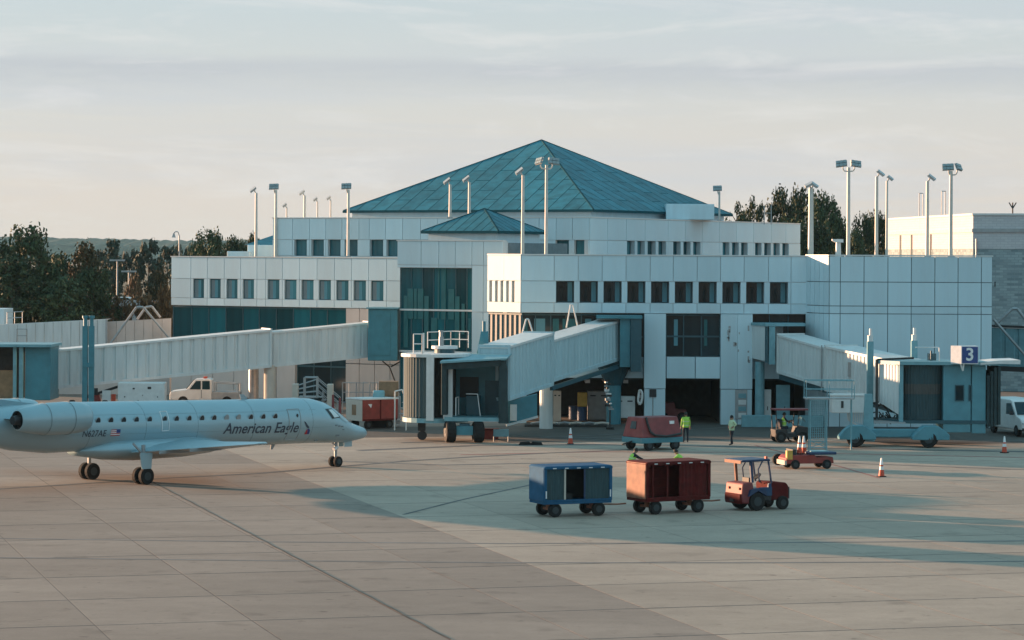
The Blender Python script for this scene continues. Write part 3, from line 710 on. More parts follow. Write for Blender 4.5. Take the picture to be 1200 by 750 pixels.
# ---- middle bridge
F1, F0 = Vector((7.05, 181.2, 4.08)), Vector((-.30, 165.6, 2.30))
bb = bridge('white bridge with open teal cab facing the apron and railings on its roof', (-1.5, 164, 0))
Fm = F0.lerp(F1, .37)
tunnel(bb, F0 + Vector((-.75,.32,0)), Fm + Vector((-.75,.32,0)), 1.9, 3.18, m=bridge_teal, pitch=.5, deep=.05)
tunnel(bb, Fm + Vector((-.7,.3,.2))-(F1-F0)*.02, F1 + Vector((-.7,.3,.12)), 1.6, 2.52, m=bridge_teal, pitch=.5, deep=.04, name='inner_tunnel')
_F = (F1-F0).normalized(); _S = _F.cross(Vector((0,0,1))).normalized(); _c = F0 + Vector((-.75,.32,0)) + _F*.05
MB().poly(*[_c+_S*a+Vector((0,0,b)) for a, b in ((-.94,.1),(.94,.1),(.94,3.12),(-.94,3.12))]).build('end_wall', bridge_teal, bb, world=True)
MB().beam(Fm+Vector((.0,.0,-.2)), F1+Vector((.1,-.1,-.25)), .16, .26).build('under_beam', teal_dark, bb, world=True)
# rotunda at the terminal and its pier
a, b = at(699, 372, 180.5), at(752, 430, 180.5)
MB().box(a.x,179.9,a.z-.05,b.x,181.8,a.z+.14).build('rotunda_roof', teal_paint, bb, world=True)
MB().box(at(728.5,0,180.4).x,180.2,b.z,b.x-.75,181.8,a.z-.05).build('rotunda', teal_paint, bb, world=True)
MB().box(b.x-.73,180.0,b.z-.3,b.x-.05,181.85,a.z-.05).build('bellows', teal_dark, bb, world=True)
c = Vector(((at(722,0,181).x), 181.6, 0))
MB().loft([[c+Vector((1.3*math.cos(t),1.0*math.sin(t),4.2)) for t in [i*math.pi/6 for i in range(12)]], [c+Vector((.5*math.cos(t),.5*math.sin(t),2.5)) for t in [i*math.pi/6 for i in range(12)]]]).build('rotunda_base', teal_dark, bb, world=True)
MB().tube(c+Vector((0,0,0)), c+Vector((0,0,2.6)), .48, n=16).build('column', teal_paint, bb, world=True)
c = at(640, 500, 176); MB().tube((c.x,176.5,0), (c.x,176.5,3.1), .42, n=16).build('column', bridge_white, bb, world=True)
for px in (620, 672):                                                  # pipe A-frames over the roof
    y = 172.5 if px < 650 else 180; s = 1.0
    hh = at(px, 374 if px < 650 else 357, y).z; zb_ = at(px, 393 if px < 650 else 384, y).z
    x = at(px,0,y).x; MB().path([(x-.34,y,zb_), (x-.08,y,hh), (x+.08,y,hh), (x+.40,y,zb_)], .05, n=7).build('pipe_frame', white_metal, bb, world=True)
# cab: curved shutter wall, posts, open front, hood
zf, zt_ = at(500,491,164).z, at(500,418,164).z
cx, cy = at(513,0,165).x, 165.2
def arc(r, a0, a1, n, z): return [(cx+r*math.cos(R(a0+(a1-a0)*i/n)), cy+r*math.sin(R(a0+(a1-a0)*i/n)), z) for i in range(n+1)]
sh = MB(); n = 30; lo = []; hi = []
for i in range(n+1):
    r = 1.86 + (.012 if i % 2 else -.012); t = R(158 + 100*i/n); lo.append((cx+r*math.cos(t), cy+r*math.sin(t), zf+.1)); hi.append((cx+r*math.cos(t), cy+r*math.sin(t), zt_-.05))
sh.loft([lo, hi], caps=False, closed=False).build('curved_shutter', curtain, bb, world=True)
for a_ in (156, 262):
    MB(frame((cx+1.9*math.cos(R(a_)), cy+1.9*math.sin(R(a_)), 0), R(a_))).box(-.12,-.22,zf-.05,.12,.22,zt_).build('shutter_post', white_metal, bb, world=True)
MB().prism([(p[0], p[1]) for p in arc(2.05, 0, 350, 28, 0)], zt_-.02, zt_+.16).build('rotunda_roof', white_metal, bb, world=True)
MB().prism([(p[0], p[1]) for p in arc(1.95, 0, 350, 28, 0)], zf-.2, zf+.06).build('rotunda_floor', teal_light, bb, world=True)
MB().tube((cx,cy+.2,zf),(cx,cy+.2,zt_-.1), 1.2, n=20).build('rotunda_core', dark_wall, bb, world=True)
cz0, cz1 = at(555,489,163).z, at(555,420,163).z
Mc = frame((at(526,0,163.2).x, 163.1, 0), R(-6))                       # cab local: x right along the opening, y into the cab
cw = 3.12
MB(Mc).box(0,.15,cz0,.16,3.2,cz1-.1).build('cab_wall', white_metal, bb, world=True)
MB(Mc).box(cw-.14,.3,cz0,cw,3.4,cz1-.1).build('cab_wall', teal_light, bb, world=True)
MB(Mc).box(.16,3.1,cz0,cw-.14,3.25,cz1-.1).build('cab_back', teal_paint, bb, world=True)
MB(Mc).box(-.1,-.3,cz0-.22,cw+.1,3.4,cz0).build('cab_floor', teal_light, bb, world=True)
MB(Mc).loft([[(-.3,-.75,cz1-.28),(cw+.45,-.75,cz1-.02),(cw+.45,-.75,cz1+.06),(-.3,-.75,cz1-.16)], [(-.3,3.6,cz1+.02),(cw+.3,3.6,cz1+.12),(cw+.3,3.6,cz1+.2),(-.3,3.6,cz1+.12)]]).build('cab_roof', teal_light, bb, world=True)
q = MB(Mc)                                                             # folded hood round the opening
for i in range(6):
    k = i*.10; q.loft([[(-.08-k*.3,-.05-k,cz0+.15),(-.08-k*.3,-.05-k,cz1-.25),(.1-k*.1,-.05-k,cz1-.35),(.1-k*.1,-.05-k,cz0+.15)], [(-.1-k*.3,.0-k,cz0+.15),(-.1-k*.3,.0-k,cz1-.25),(.1-k*.1,.0-k,cz1-.35),(.1-k*.1,.0-k,cz0+.15)]])
    q.loft([[(cw-.1+k*.2,-.05-k,cz0-.3),(cw-.1+k*.2,-.05-k,cz1-.2),(cw+.14+k*.5,-.05-k,cz1-.1),(cw+.24+k*.6,-.05-k,cz0-.3)], [(cw-.1+k*.2,0-k,cz0-.3),(cw-.1+k*.2,0-k,cz1-.2),(cw+.16+k*.5,0-k,cz1-.1),(cw+.26+k*.6,0-k,cz0-.3)]])
    q.loft([[(0-k*.2,-.05-k,cz1-.5-k*.3),(cw+k*.2,-.05-k,cz1-.3-k*.2),(cw+k*.2,-.05-k,cz1-.1),(0-k*.2,-.05-k,cz1-.28)], [(0-k*.2,0-k,cz1-.5-k*.3),(cw+k*.2,0-k,cz1-.3-k*.2),(cw+k*.2,0-k,cz1-.1),(0-k*.2,0-k,cz1-.28)]])
q.build('hood', hood_fabric, bb, world=True)
MB(Mc).box(-.2,-.02,cz0-.1,.34,.12,cz1-.25).build('door_post', bridge_white, bb, world=True)
q = MB(Mc); q.path([(.5,.3,cz0+.05),(.5,.3,cz0+1.1),(.5,1.6,cz0+1.1),(.5,1.6,cz0+.05)], .035).path([(1.9,.6,cz0+.05),(1.7,.9,cz0+1.3),(1.0,1.1,cz0+1.3)], .03)
q.build('grab_rail', white_metal, bb, world=True)
MB(Mc).box(.9,1.8,cz0,1.7,2.5,cz0+1.15).build('control_desk', teal_dark, bb, world=True, bevel=.04)
MB(Mc).box(1.9,3.02,cz0,2.75,3.08,cz0+2.0).build('door', teal_dark, bb, world=True)
MB(Mc).box(.4,3.02,cz0+1.0,1.5,3.08,cz0+2.2).build('door', black_metal, bb, world=True)
# roof plant and railings
rz0 = zt_+.16
rails(bb, [(at(487,0,164.6).x,164.4,rz0),(at(497,0,164.6).x,164.4,rz0),(at(499,0,165.6).x,165.6,rz0)], 1.15, white_metal, .035, step=.25)
rails(bb, [(at(503,0,166).x,166.6,rz0+.25),(at(530,0,166).x,167.2,rz0+.3),(at(551,0,166).x,166.4,rz0+.3)], .95, white_metal)
c = at(521,412,166); MB().tube((c.x,166,rz0+.25),(c.x,166,rz0+.42), .78, n=20).build('beacon_base', white_metal, bb, world=True)
MB().tube((c.x,166,rz0),(c.x,166,rz0+.25), .6, n=20).build('vent_drum', teal_dark, bb, world=True)
MB().tube((c.x-.2,166,rz0+.42),(c.x-.2,166,rz0+.95), .14, n=10).tube((c.x-.2,166,rz0+.95),(c.x-.2,166,rz0+1.25), .10, n=10).tube((c.x-.2,166,rz0+1.25),(c.x-.2,166,rz0+1.32), .15, n=10).build('antenna', galv, bb, world=True)
c = at(569,0,167.5); MB().loft([[(c.x-.42,167.2,zt_),(c.x+.30,167.2,zt_),(c.x+.30,167.8,zt_),(c.x-.42,167.8,zt_)], [(c.x-.16,167.3,zt_+1.4),(c.x+.26,167.3,zt_+1.4),(c.x+.26,167.7,zt_+1.4),(c.x-.16,167.7,zt_+1.4)]]).tube((c.x+.02,167.5,zt_+1.4),(c.x+.02,167.5,zt_+2.0), .1, n=8).build('lift_column', teal_paint, bb, world=True)
MB().path([(at(592,0,164).x,164,cz1-.3),(at(595,0,164).x,164.1,cz1-.35),(at(596.5,0,164).x,164.2,cz1-.8),(at(596.5,0,164).x,164.2,cz0-.1)], .05).build('drain_pipe', black_metal, bb, world=True)
# undercarriage
g0 = on_ground(530, 519); gy = g0.y
for px in (530, 563): wheel_parts(bb, (at(px,0,gy).x, gy+.4, .62), (1,.22,0), .62, .55)
MB().box(at(536,0,gy).x,gy+.1,.45,at(557,0,gy).x,gy+1.0,.95).build('axle_beam', teal_paint, bb, world=True)
MB().box(at(541,0,gy).x,gy+.3,.9,at(553,0,gy).x,gy+1.1,zf-.2).build('bogie_post', teal_dark, bb, world=True)
MB().box(at(491,0,gy).x,164.6,.55,at(500,0,gy).x,165.0,1.15).tube((at(496,0,gy).x,164.7,.28),(at(496,0,gy).x,165,.28), .28, n=12).build('support_leg', black_metal, bb, world=True)
# conveyor shoot box between cab and column
Ms = at(600,0,166.5)
MB().loft([[(at(596,0,167).x,166.6,at(596,497,167).z),(at(632,0,167).x,166.9,at(632,488,167).z),(at(632,0,167).x,166.9,at(632,462,167).z),(at(596,0,167).x,166.6,at(596,470,167).z)], [(at(596,0,167).x,167.6,at(596,497,167).z),(at(632,0,167).x,168,at(632,488,167).z),(at(632,0,167).x,168,at(632,462,167).z),(at(596,0,167).x,167.6,at(596,470,167).z)]]).build('service_stair', teal_paint, bb, world=True)
a_ = at(604,0,166.5); MB().box(a_.x-.18,166.45,at(604,493,166.5).z,a_.x+.22,166.55,at(604,474,166.5).z).build('notice', white_metal, bb, world=True)
MB().beam((at(596,0,167).x,166.5,at(596,498,167).z), (at(633,0,167).x,166.8,at(633,488,167).z), .1, .12).build('stair_edge', bridge_white, bb, world=True)

dark_slot = mat('dark_slot', (.055,.06,.058), .5)
# ---- right bridge with the gate sign
bc = bridge('white bridge at right with sunlit ribbed side, curved shutter and gate number sign', (22, 164, 0))
r0 = Vector((at(896,0,180).x, 180.2, 4.15)); r1 = Vector((at(1030,0,167.5).x+1.0, 168.6, 2.72))
a, b = at(882.5,377,181), at(915,432,180)
MB().loft([[(a.x,181.8,4.3),(at(898,0,179.5).x,179.2,4.2),(at(912,0,180).x,180.4,4.2),(at(912,0,180).x+.6,181.8,4.2)], [(a.x,181.8,6.55),(at(898,0,179.5).x,179.2,6.4),(at(912,0,180).x,180.4,6.4),(at(912,0,180).x+.6,181.8,6.55)]]).build('rotunda', bridge_white, bc, world=True)
MB().prism([(a.x-.1,181.85),(at(898,0,179.5).x,178.95),(at(950,0,178).x,179.9),(at(950,0,178).x,181.85)], 6.42, 6.6).build('rotunda_roof', teal_light, bc, world=True)
MB().box(at(898.6,0,179.3).x,179.1,4.1,at(902,0,179.3).x,179.25,6.38).build('bellows', teal_dark, bc, world=True)
MB().box(at(903,0,179.3).x,179.0,4.0,at(910,0,179.3).x,179.6,6.4).build('door_frame', teal_light, bc, world=True)
p0 = Vector((at(911,0,179.3).x+.95, 179.6, at(911,437,178.5).z)); p1 = Vector((at(1021,0,169).x+.95, 168.8, at(1021,470,169).z))
pm = p0.lerp(p1, .47)
Fw, Sw = tunnel(bc, p0, p1, 1.8, 2.42, pitch=.42, deep=.04, name='inner_tunnel')
p2 = p0 + (p1-p0)*.56 + Vector((-.1,0,-.12)); p3 = p0 + (p1-p0)*1.34 + Vector((0,0,.16))
tunnel(bc, p2, p3, 2.15, 2.72, pitch=.42, deep=.05)
MB().beam(p0+Vector((-.6,0,-.3)), p3+Vector((-.6,0,-.35)), .2, .3).build('under_beam', teal_dark, bc, world=True)
# cab: ribbed front bay, curved shutter, operator cabin and dark hood
cy_ = 162.6
def bx(x0, x1, y0, y1, yy, nm, m, depth=.15, bv=0, d=cy_):
    a, b = at(x0, y1, d), at(x1, y0, d); return MB().box(a.x, d, a.z, b.x, d+depth, b.z).build(nm, m, bc, world=True, bevel=bv)
zc0, zc1 = at(1090,492,cy_).z, at(1090,428,cy_).z
X0, X1, X2 = at(1036,0,cy_).x, at(1056,0,cy_).x, at(1061,0,cy_).x
rib = MB(); lo = []; hi = []
for i in range(15):
    t = i/14; x = X0+(X1-X0)*t; y = cy_+1.6-1.5*t; k = -.05 if i % 2 else 0; lo.append((x, y+k, at(1036+20*t,0,cy_).z*0+at(1040,472+14*t,cy_).z)); hi.append((x, y+k, at(1040,428,cy_).z))
rib.loft([lo, hi], caps=False, closed=False).build('ribbed_wall', bridge_white, bc, world=True)
MB().box(X1,cy_-.1,zc0-.15,X2,cy_+.25,zc1+.05).build('shutter_post', teal_light, bc, world=True, bevel=.04)
ccx, ccy, rr_ = at(1083,0,cy_).x, cy_+1.3, 1.35
lo = []; hi = []
for i in range(41):
    t = R(186+152*i/40); r = rr_*(1 + (.012 if i % 2 else -.012)); lo.append((ccx+r*math.cos(t), ccy+r*math.sin(t), zc0+.0)); hi.append((ccx+r*math.cos(t), ccy+r*math.sin(t), zc1))
MB().loft([lo, hi], caps=False, closed=False).build('curved_shutter', curtain, bc, world=True)
MB().loft([[(x+(x-ccx)*.03, y+(y-ccy)*.03, at(1080,462,cy_).z) for x, y, z in lo], [(x+(x-ccx)*.03, y+(y-ccy)*.03, at(1080,450,cy_).z) for x, y, z in lo]], caps=False, closed=False).build('shutter_slot', dark_slot, bc, world=True)
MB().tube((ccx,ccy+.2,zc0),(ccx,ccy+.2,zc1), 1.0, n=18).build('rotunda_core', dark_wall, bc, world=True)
MB().prism([(X0-.1,cy_+1.6),(X1,cy_-.25),(at(1173,0,cy_).x,cy_-.3),(at(1173,0,cy_).x,cy_+3.2),(X0,cy_+3.2)], zc1+.02, zc1+.22).build('cab_roof', teal_light, bc, world=True)
MB().prism([(X0,cy_+1.7),(X1,cy_),(at(1160,0,cy_).x,cy_),(at(1160,0,cy_).x,cy_+3),(X0,cy_+3)], zc0-.22, zc0-.02).build('cab_floor', teal_dark, bc, world=True)
C0, C1 = at(1108,0,cy_).x, at(1158,0,cy_).x; zl = at(1130,507,cy_).z
MB().box(C0,cy_+.05,zl,at(1140.5,0,cy_).x,cy_+3,zc1).build('operator_cabin', teal_mid, bc, world=True, bevel=.04)
MB().box(at(1141.5,0,cy_).x,cy_+.03,zl-.05,C1,cy_+3,zc1).build('operator_cabin', teal_mid, bc, world=True, bevel=.04)
for x0, x1 in ((1119,1130),(1135,1139)):
    a, b = at(x0,470,cy_), at(x1,451,cy_); f = MB().box(a.x,cy_,a.z,b.x,cy_+.04,b.z).build('window', teal_dark, bc, world=True)
    MB().box(a.x+.05,cy_-.012,a.z+.05,b.x-.05,cy_-.002,b.z-.05).build('pane', glass_dark, f, world=True) if False else None
    o = bpy.data.objects.new('pane', MB().box(a.x+.06,cy_-.015,a.z+.06,b.x-.06,cy_+.0,b.z-.06).mesh('pane', glass_dark, Vector(bc.location))); COL.objects.link(o); o.parent = f
q = MB()                                                              # pleated dark hood reaching out to the right
for i in range(4):
    k = i*.2; y = cy_-.05-i*.05; xa = C1+.05+k; zt2 = zc1 - max(0, .55-k*1.2); zb2 = zl+.3+.05*i
    q.loft([[(xa,y,zb2),(xa,y,zt2),(xa,y+2.6,zt2),(xa,y+2.6,zb2)], [(xa+.16,y-.02,zb2+.04),(xa+.16,y-.02,zt2-.03),(xa+.16,y+2.6,zt2-.03),(xa+.16,y+2.6,zb2+.04)]])
q.build('hood', hood_fabric, bc, world=True)
a, b = at(1148,434,cy_), at(1194,434,cy_)
MB().loft([[(a.x,cy_-.3,zc1+.05),(a.x,cy_+3,zc1+.05),(a.x,cy_+3,zc1+.16),(a.x,cy_-.3,zc1+.16)], [(at(1172,0,cy_).x,cy_-.4,zc1+.12),(at(1172,0,cy_).x,cy_+3,zc1+.12),(at(1172,0,cy_).x,cy_+3,zc1+.3),(at(1172,0,cy_).x,cy_-.4,zc1+.3)], [(b.x,cy_-.5,zc1+.1),(b.x,cy_+3,zc1+.1),(b.x,cy_+3,zc1+.34),(b.x,cy_-.5,zc1+.34)]]).build('hood_roof', white_metal, bc, world=True)
# lift columns, cross beam, bogies
cy2 = 166.2
for px, top, lm in ((1022, 393, white_metal), (1078, 393, white_metal)):
    x = at(px,0,cy2).x; z1_ = at(px,400,cy2).z; dy = 0 if px < 1050 else 1.6
    MB().beam((x,cy2+dy,1.1),(x,cy2+dy,z1_), .36, .36).build('lift_column', teal_light, bc, world=True)
    MB().tube((x,cy2+dy,z1_),(x,cy2+dy,z1_+.35), .17, n=10).tube((x+.03,cy2+dy,z1_+.35),(x+.03,cy2+dy,z1_+.75), .09, n=8).build('jack_head', white_metal, bc, world=True)
x = at(1020,0,cy2-4.6).x; cy2 -= 4.7; MB().loft([[(x-.34,cy2-.2,.3),(x+.34,cy2-.2,.3),(x+.34,cy2+.2,.3),(x-.34,cy2+.2,.3)],[(x-.2,cy2-.18,3.0),(x+.2,cy2-.18,3.0),(x+.2,cy2+.18,3.0),(x-.2,cy2+.18,3.0)]]).build('leg', teal_light, bc, world=True); cy2 += 4.7
gy = 160.6
MB().box(at(1004,0,gy).x,gy+.6,.55,at(1100,0,gy).x,gy+1.3,1.0).build('cross_beam', teal_mid, bc, world=True, bevel=.04)
MB().box(at(1030,0,gy).x,gy+1.4,1.28,at(1068,0,gy).x,gy+3.8,1.36).build('deck', galv, bc, world=True)
for px in (1008, 1094):
    x = at(px-1,0,gy).x; r = .95
    MB().xprism([(x-1.05,.62),(x-.75,.98),(x-.4,1.25),(x+.4,1.25),(x+.75,1.02),(x+1.05,.75),(x+1.05,.45),(x-1.05,.45)], gy-.35, gy+.6).build('wheel_guard', teal_mid, bc, world=True, bevel=.04)
    wheel_parts(bc, (x-.12, gy-.12, .48), (.12,1,0), .48, .4); wheel_parts(bc, (x+.1, gy+.85, .48), (.12,1,0), .48, .4)
a, b = at(975,484,163), at(1017,464,163)
MB().box(a.x,163,a.z,b.x,164.4,b.z).build('electrical_box', white_metal, bc, world=True, bevel=.04)
MB().box(a.x-.08,162.95,b.z,b.x+.05,164.45,b.z+.07).build('electrical_box_lid', white_metal, bc, world=True)
c_ = at(987,474,163); MB().box(c_.x-.07,162.96,c_.z-.2,c_.x+.07,163.0,c_.z+.2).build('handle', black_metal, bc, world=True)
q = MB()
for k in range(9): t = k/8; p_ = at(996+18*t, 486, 163.5); q.tube((p_.x,163.6,2.0),(p_.x,163.6,1.15+.2*(1-t)), .025, n=5)
q.path([(at(996,0,163.5).x,163.6,2.0),(at(997,0,163.5).x,163.6,1.4),(at(1012,0,163.5).x,163.6,.95)], .04); q.build('access_ladder', white_metal, bc, world=True)
q = MB(); rr2 = random.Random(3)
for k in range(16):
    px_ = rr2.uniform(1016,1050); x = at(px_,0,164.6).x; z = rr2.uniform(1.4,2.6); q.path([(x,164.6,z),(x+rr2.uniform(-.5,.5),164.5,z-rr2.uniform(.1,.5)),(x+rr2.uniform(-.8,.8),164.6,z+rr2.uniform(-.3,.3))], .04, n=5)
o = q.build('cable_festoon', black_metal, bc, world=True); o['kind'] = 'stuff'
MB().path([p2+Vector((-1.15,0,-.1)), p2+Vector((-1.15,0,2.75))], .05).build('conduit', galv, bc, world=True)
x = at(994,0,172).x; MB().box(x-.1,170.3,at(994,441,171).z,x+.1,170.4,at(994,424,171).z).build('warning_plate', galv, bc, world=True)
MB().beam((X0-.1,cy_+1.5,zc1+.25),(at(1078,0,cy_).x,cy_+1.7,zc1+.35), .12, .12).beam((X0-.1,cy_+1.5,zc1+.25),(X0-.1,cy_+1.5,zc0), .14, .14).build('frame_trim', black_metal, bc, world=True)
a, b = at(1095,0,cy_), at(1104,0,cy_); MB().box(a.x,cy_+1.5,zc1+.22,b.x,cy_+2.0,zc1+.62).tube((a.x+.1,cy_+1.2,zc1+.22),(a.x+.1,cy_+1.2,zc1+.8), .05).build('roof_unit', teal_dark, bc, world=True)
MB().tube((at(1078,0,cy_).x,cy_+1,zc1+1.0),(at(1106,0,cy_).x,cy_+1,zc1+1.0), .03).tube((at(1106,0,cy_).x,cy_+1,zc1+.22),(at(1106,0,cy_).x,cy_+1,zc1+1.0), .03).build('roof_rail', white_metal, bc, world=True)
# the gate sign stands on the cab roof
sa, sb = at(1126.5,425.5,161.8), at(1146.5,406.5,161.8)
sg = thing('gate_sign', 'blue and white box sign reading 3 on the roof of the right jet bridge', 'sign', ((sa.x+sb.x)/2, 161.9, zc1+.22))
sx0 = at(1118,0,161.8).x
MB().prism([(sa.x,161.8),(sb.x,161.8),(sb.x-.05,162.6),(sx0,162.3)], sa.z-.05, sb.z+.05).build('sign_box', sign_white, sg, world=True)
MB().box(sa.x+.04,161.77,sa.z,sb.x-.03,161.795,sb.z).build('sign_face', sign_blue, sg, world=True)
def text_mesh(name, body, size, m, shear=0.0, bold=0.0, xs=1.0):
    c = bpy.data.curves.new(name, 'FONT'); c.body = body; c.size = size; c.shear = shear; c.offset = bold; c.align_x = 'CENTER'; c.align_y = 'CENTER'; c.resolution_u = 4
    o = bpy.data.objects.new(name, c); COL.objects.link(o); dg = bpy.context.evaluated_depsgraph_get(); me = bpy.data.meshes.new_from_object(o.evaluated_get(dg))
    bpy.data.objects.remove(o); me.materials.clear(); me.materials.append(m); me.name = name
    return me
tm = text_mesh('gate_number', '3', 1.02, sign_white, bold=.02)
for v in tm.vertices: v.co = (v.co.x, 0, v.co.y)
o = bpy.data.objects.new('gate_number', tm); COL.objects.link(o); o.parent = sg; o.location = Vector(((sa.x+sb.x)/2, 161.762, (sa.z+sb.z)/2)) - Vector(sg.location)
tp = Vector((at(1130,0,161.9).x, 161.95, 0)); MB().path([(tp.x-.1,161.95,sa.z-.04),(tp.x+.05,161.95,sa.z-.45),(tp.x+.1,161.95,zc1+.22)], .05, n=8).build('bracket', white_metal, sg, world=True)
# ------------------------------------------------------------------ regional jet
HD = R(46.6); NOSE = Vector((-7.51, 145.23, 0))
jet = thing('regional_jet', 'pale blue-grey twin engine regional jet with American Eagle lettering taxiing in', 'airplane', tuple(NOSE), HD)
hx, hy = math.cos(HD), math.sin(HD)
def jet_pt(px, py, lat):
    "local (x, z) of the point seen at a pixel on the plane lat metres to the right of the centreline"
    k = (px-600 + (py-300)*ROLL)/FOC; X0, Y0 = NOSE.x + hy*lat, NOSE.y - hx*lat
    s = (X0 - k*Y0)/(hx - k*hy); return -s, at(px, py, Y0 - hy*s).z
ST = [(0,1.66,1.60,.02),(.07,1.80,1.46,.19),(.25,1.94,1.37,.34),(.65,2.06,1.31,.47),(1.1,2.20,1.26,.64),(1.5,2.36,1.24,.77),(2.0,2.70,1.23,.89),(2.6,3.07,1.24,1.0),
      (3.2,3.36,1.26,1.08),(4.0,3.55,1.29,1.13),(5.0,3.62,1.31,1.15),(7,3.63,1.32,1.155),(18.5,3.63,1.32,1.155),(20.5,3.60,1.28,1.13),(22.5,3.54,1.46,1.02),(24.5,3.45,1.88,.82),(26.5,3.5,2.62,.52),(27.6,3.42,2.95,.26),(27.9,3.33,3.05,.12)]
def sag(s): return .021*max(0, s-7.5)          # the jet sits slightly nose-down
def sect(s):
    t, b, hw = sect0(s); return t+sag(s), b+sag(s), hw
def sect0(s):
    for a, b in zip(ST, ST[1:]):
        if a[0] <= s <= b[0]: t = (s-a[0])/(b[0]-a[0]); return [a[i]+(b[i]-a[i])*t for i in (1,2,3)]
    return ST[-1][1:]
def surf_y(x, z):
    t, b, hw = sect(-x); c, hh = (t+b)/2, (t-b)/2; k = max(0, 1-((z-c)/hh)**2); return hw*math.sqrt(k)
q = MB(); rings = []
dense = []
for a, b in zip(ST, ST[1:]):
    n = max(1, int((b[0]-a[0])/1.2)); dense += [a[0]+(b[0]-a[0])*i/n for i in range(n)]
dense.append(ST[-1][0])
for s in dense:
    t, b, hw = sect(s); c, hh = (t+b)/2, (t-b)/2
    rings.append([(-s, hw*math.sin(6.28319*i/48), c+hh*math.cos(6.28319*i/48)) for i in range(48)])
q.loft(rings).build('fuselage', aero, jet, smooth=True)
def skin_patch(x0, x1, z0, z1, off, nx=4, nz=6, side=-1):
    m = MB(); rows = []
    for j in range(nz+1):
        z = z0+(z1-z0)*j/nz; rows.append([(x0+(x1-x0)*i/nx, side*(surf_y(x0+(x1-x0)*i/nx, z)+off), z) for i in range(nx+1)])
    return m.loft(rows, caps=False, closed=False)
for s in (4.7, 8.6, 12.2, 15.4, 18.7):
    t, b, hw = sect(s); c, hh = (t+b)/2, (t-b)/2; MB().path([(-s, (hw+.002)*math.sin(6.28319*i/40), c+(hh+.002)*math.cos(6.28319*i/40)) for i in range(41)], .007, n=4).build('panel_seam', aero_line, jet)
for z in (2.15, 3.05): MB().path([(-s, -(surf_y(-s, z+sag(s))+.001), z+sag(s)) for s in [3+i*.8 for i in range(22)]], .006, n=4).build('panel_seam', aero_line, jet)
# cabin windows
wpx = [115,130,145,160,175.4,193,207,221.8,236.8,251,265.5,279.5,294,308.5,322.6]
wm = MB(); wm.loft([[(.125*math.cos(t), 0, .18*math.sin(t)) for t in [i*math.pi/8 for i in range(16)]], [(.125*math.cos(t), -.018, .18*math.sin(t)) for t in [i*math.pi/8 for i in range(16)]]])
win_me = wm.mesh('cabin_window', aero_dark); win_sh = wm.mesh('cabin_window_shaded', aero_grey)
rim_me = MB().loft([[(r_*.155*math.cos(t), y_, r_*.215*math.sin(t)) for t in [i*math.pi/8 for i in range(16)]] for r_, y_ in ((1, 0), (1, -.012), (.84, -.016))], caps=False).mesh('window_rim', aero_grey)
for k, px in enumerate(wpx):
    x, z = jet_pt(px, 491 + (322-px)*.002, 1.13); z = 2.76 + sag(-x)
    for sd_ in (-1, 1):
        y = surf_y(x, z); tilt = math.asin((z-sag(-x)-2.475)/1.155)
        shut = k in (10, 11) and sd_ == -1
        o = piece('cabin_window', win_sh if shut else win_me, jet, (x, sd_*(y+.004), z), rot=(tilt if sd_ < 0 else -tilt, 0, 0) if sd_ < 0 else (-tilt, 0, 0))
        if sd_ > 0: o.scale = (1,-1,1)
        piece('window_rim', rim_me, o, (0,0,0))
def outline(px0, px1, py0, py1, name, lat=1.12, lm=aero_line, th=.02):
    x0, z1 = jet_pt(px0, py0, lat); x1, z0 = jet_pt(px1, py1, lat)
    o = skin_patch(x0, x1, z0, z1, .006, 4, 8).build(name, aero, jet, smooth=True)
    m = MB(); pts = []
    def P(x, z): return (x, -(surf_y(x, z)+.012), z)
    for i in range(9): m_ = 0
    N_ = 8; loop = [P(x0+(x1-x0)*i/4, z1) for i in range(5)] + [P(x1, z1+(z0-z1)*i/N_) for i in range(1, N_+1)] + [P(x1+(x0-x1)*i/4, z0) for i in range(1, 5)] + [P(x0, z0+(z1-z0)*i/N_) for i in range(1, N_+1)]
    m.path(loop, th, n=4); r = bpy.data.objects.new('seal', m.mesh('seal', lm)); COL.objects.link(r); r.parent = o
    return o
outline(189.5, 197.5, 482.5, 504.5, 'emergency_exit', lm=sign_white)
dr = outline(338.5, 352, 480, 515, 'service_door', lm=aero_grey)
x, z = jet_pt(348.5, 487, 1.12); piece('cabin_window', win_me, jet, (x, -(surf_y(x,z)+.012), z), sc=(.5,1,.5))
# flight deck windows
def nose_patch(a, b, c, d, name, m, off=.012, n=5, side=-1):
    rows = []
    for j in range(n+1):
        t = j/n; p, q_ = [a[i]+(d[i]-a[i])*t for i in (0,1)], [b[i]+(c[i]-b[i])*t for i in (0,1)]
        row = []
        for i in range(n+1):
            u = i/n; x = p[0]+(q_[0]-p[0])*u; ang = p[1]+(q_[1]-p[1])*u; t_, b_, hw = sect(-x); cc, hh = (t_+b_)/2+0, (t_-b_)/2
            row.append((x, side*(hw+off)*math.sin(ang), cc+(hh+off)*math.cos(ang)))
        rows.append(row)
    return MB().loft(rows, caps=False, closed=False).build(name, m, jet, smooth=True)
cockpit_glass = mat('cockpit_glass', (.30,.36,.38), .08, var=.1, spec=.9)
for sd_ in (-1, 1):
    nose_patch((-1.62,.06),(-2.42,.06),(-2.50,.66),(-1.66,.82), 'windshield', cockpit_glass, side=sd_)
    nose_patch((-1.72,.92),(-2.56,.74),(-2.95,1.14),(-2.2,1.24), 'side_window', cockpit_glass, side=sd_)
    nose_patch((-1.58,.84),(-2.58,.68),(-2.6,.73),(-1.64,.91), 'window_post', aero_dark, .014, side=sd_)
glare_glass = mat('glare_glass', (.62,.66,.66), .15, var=.08)  # glare on the flight deck pane is put into its pale colour
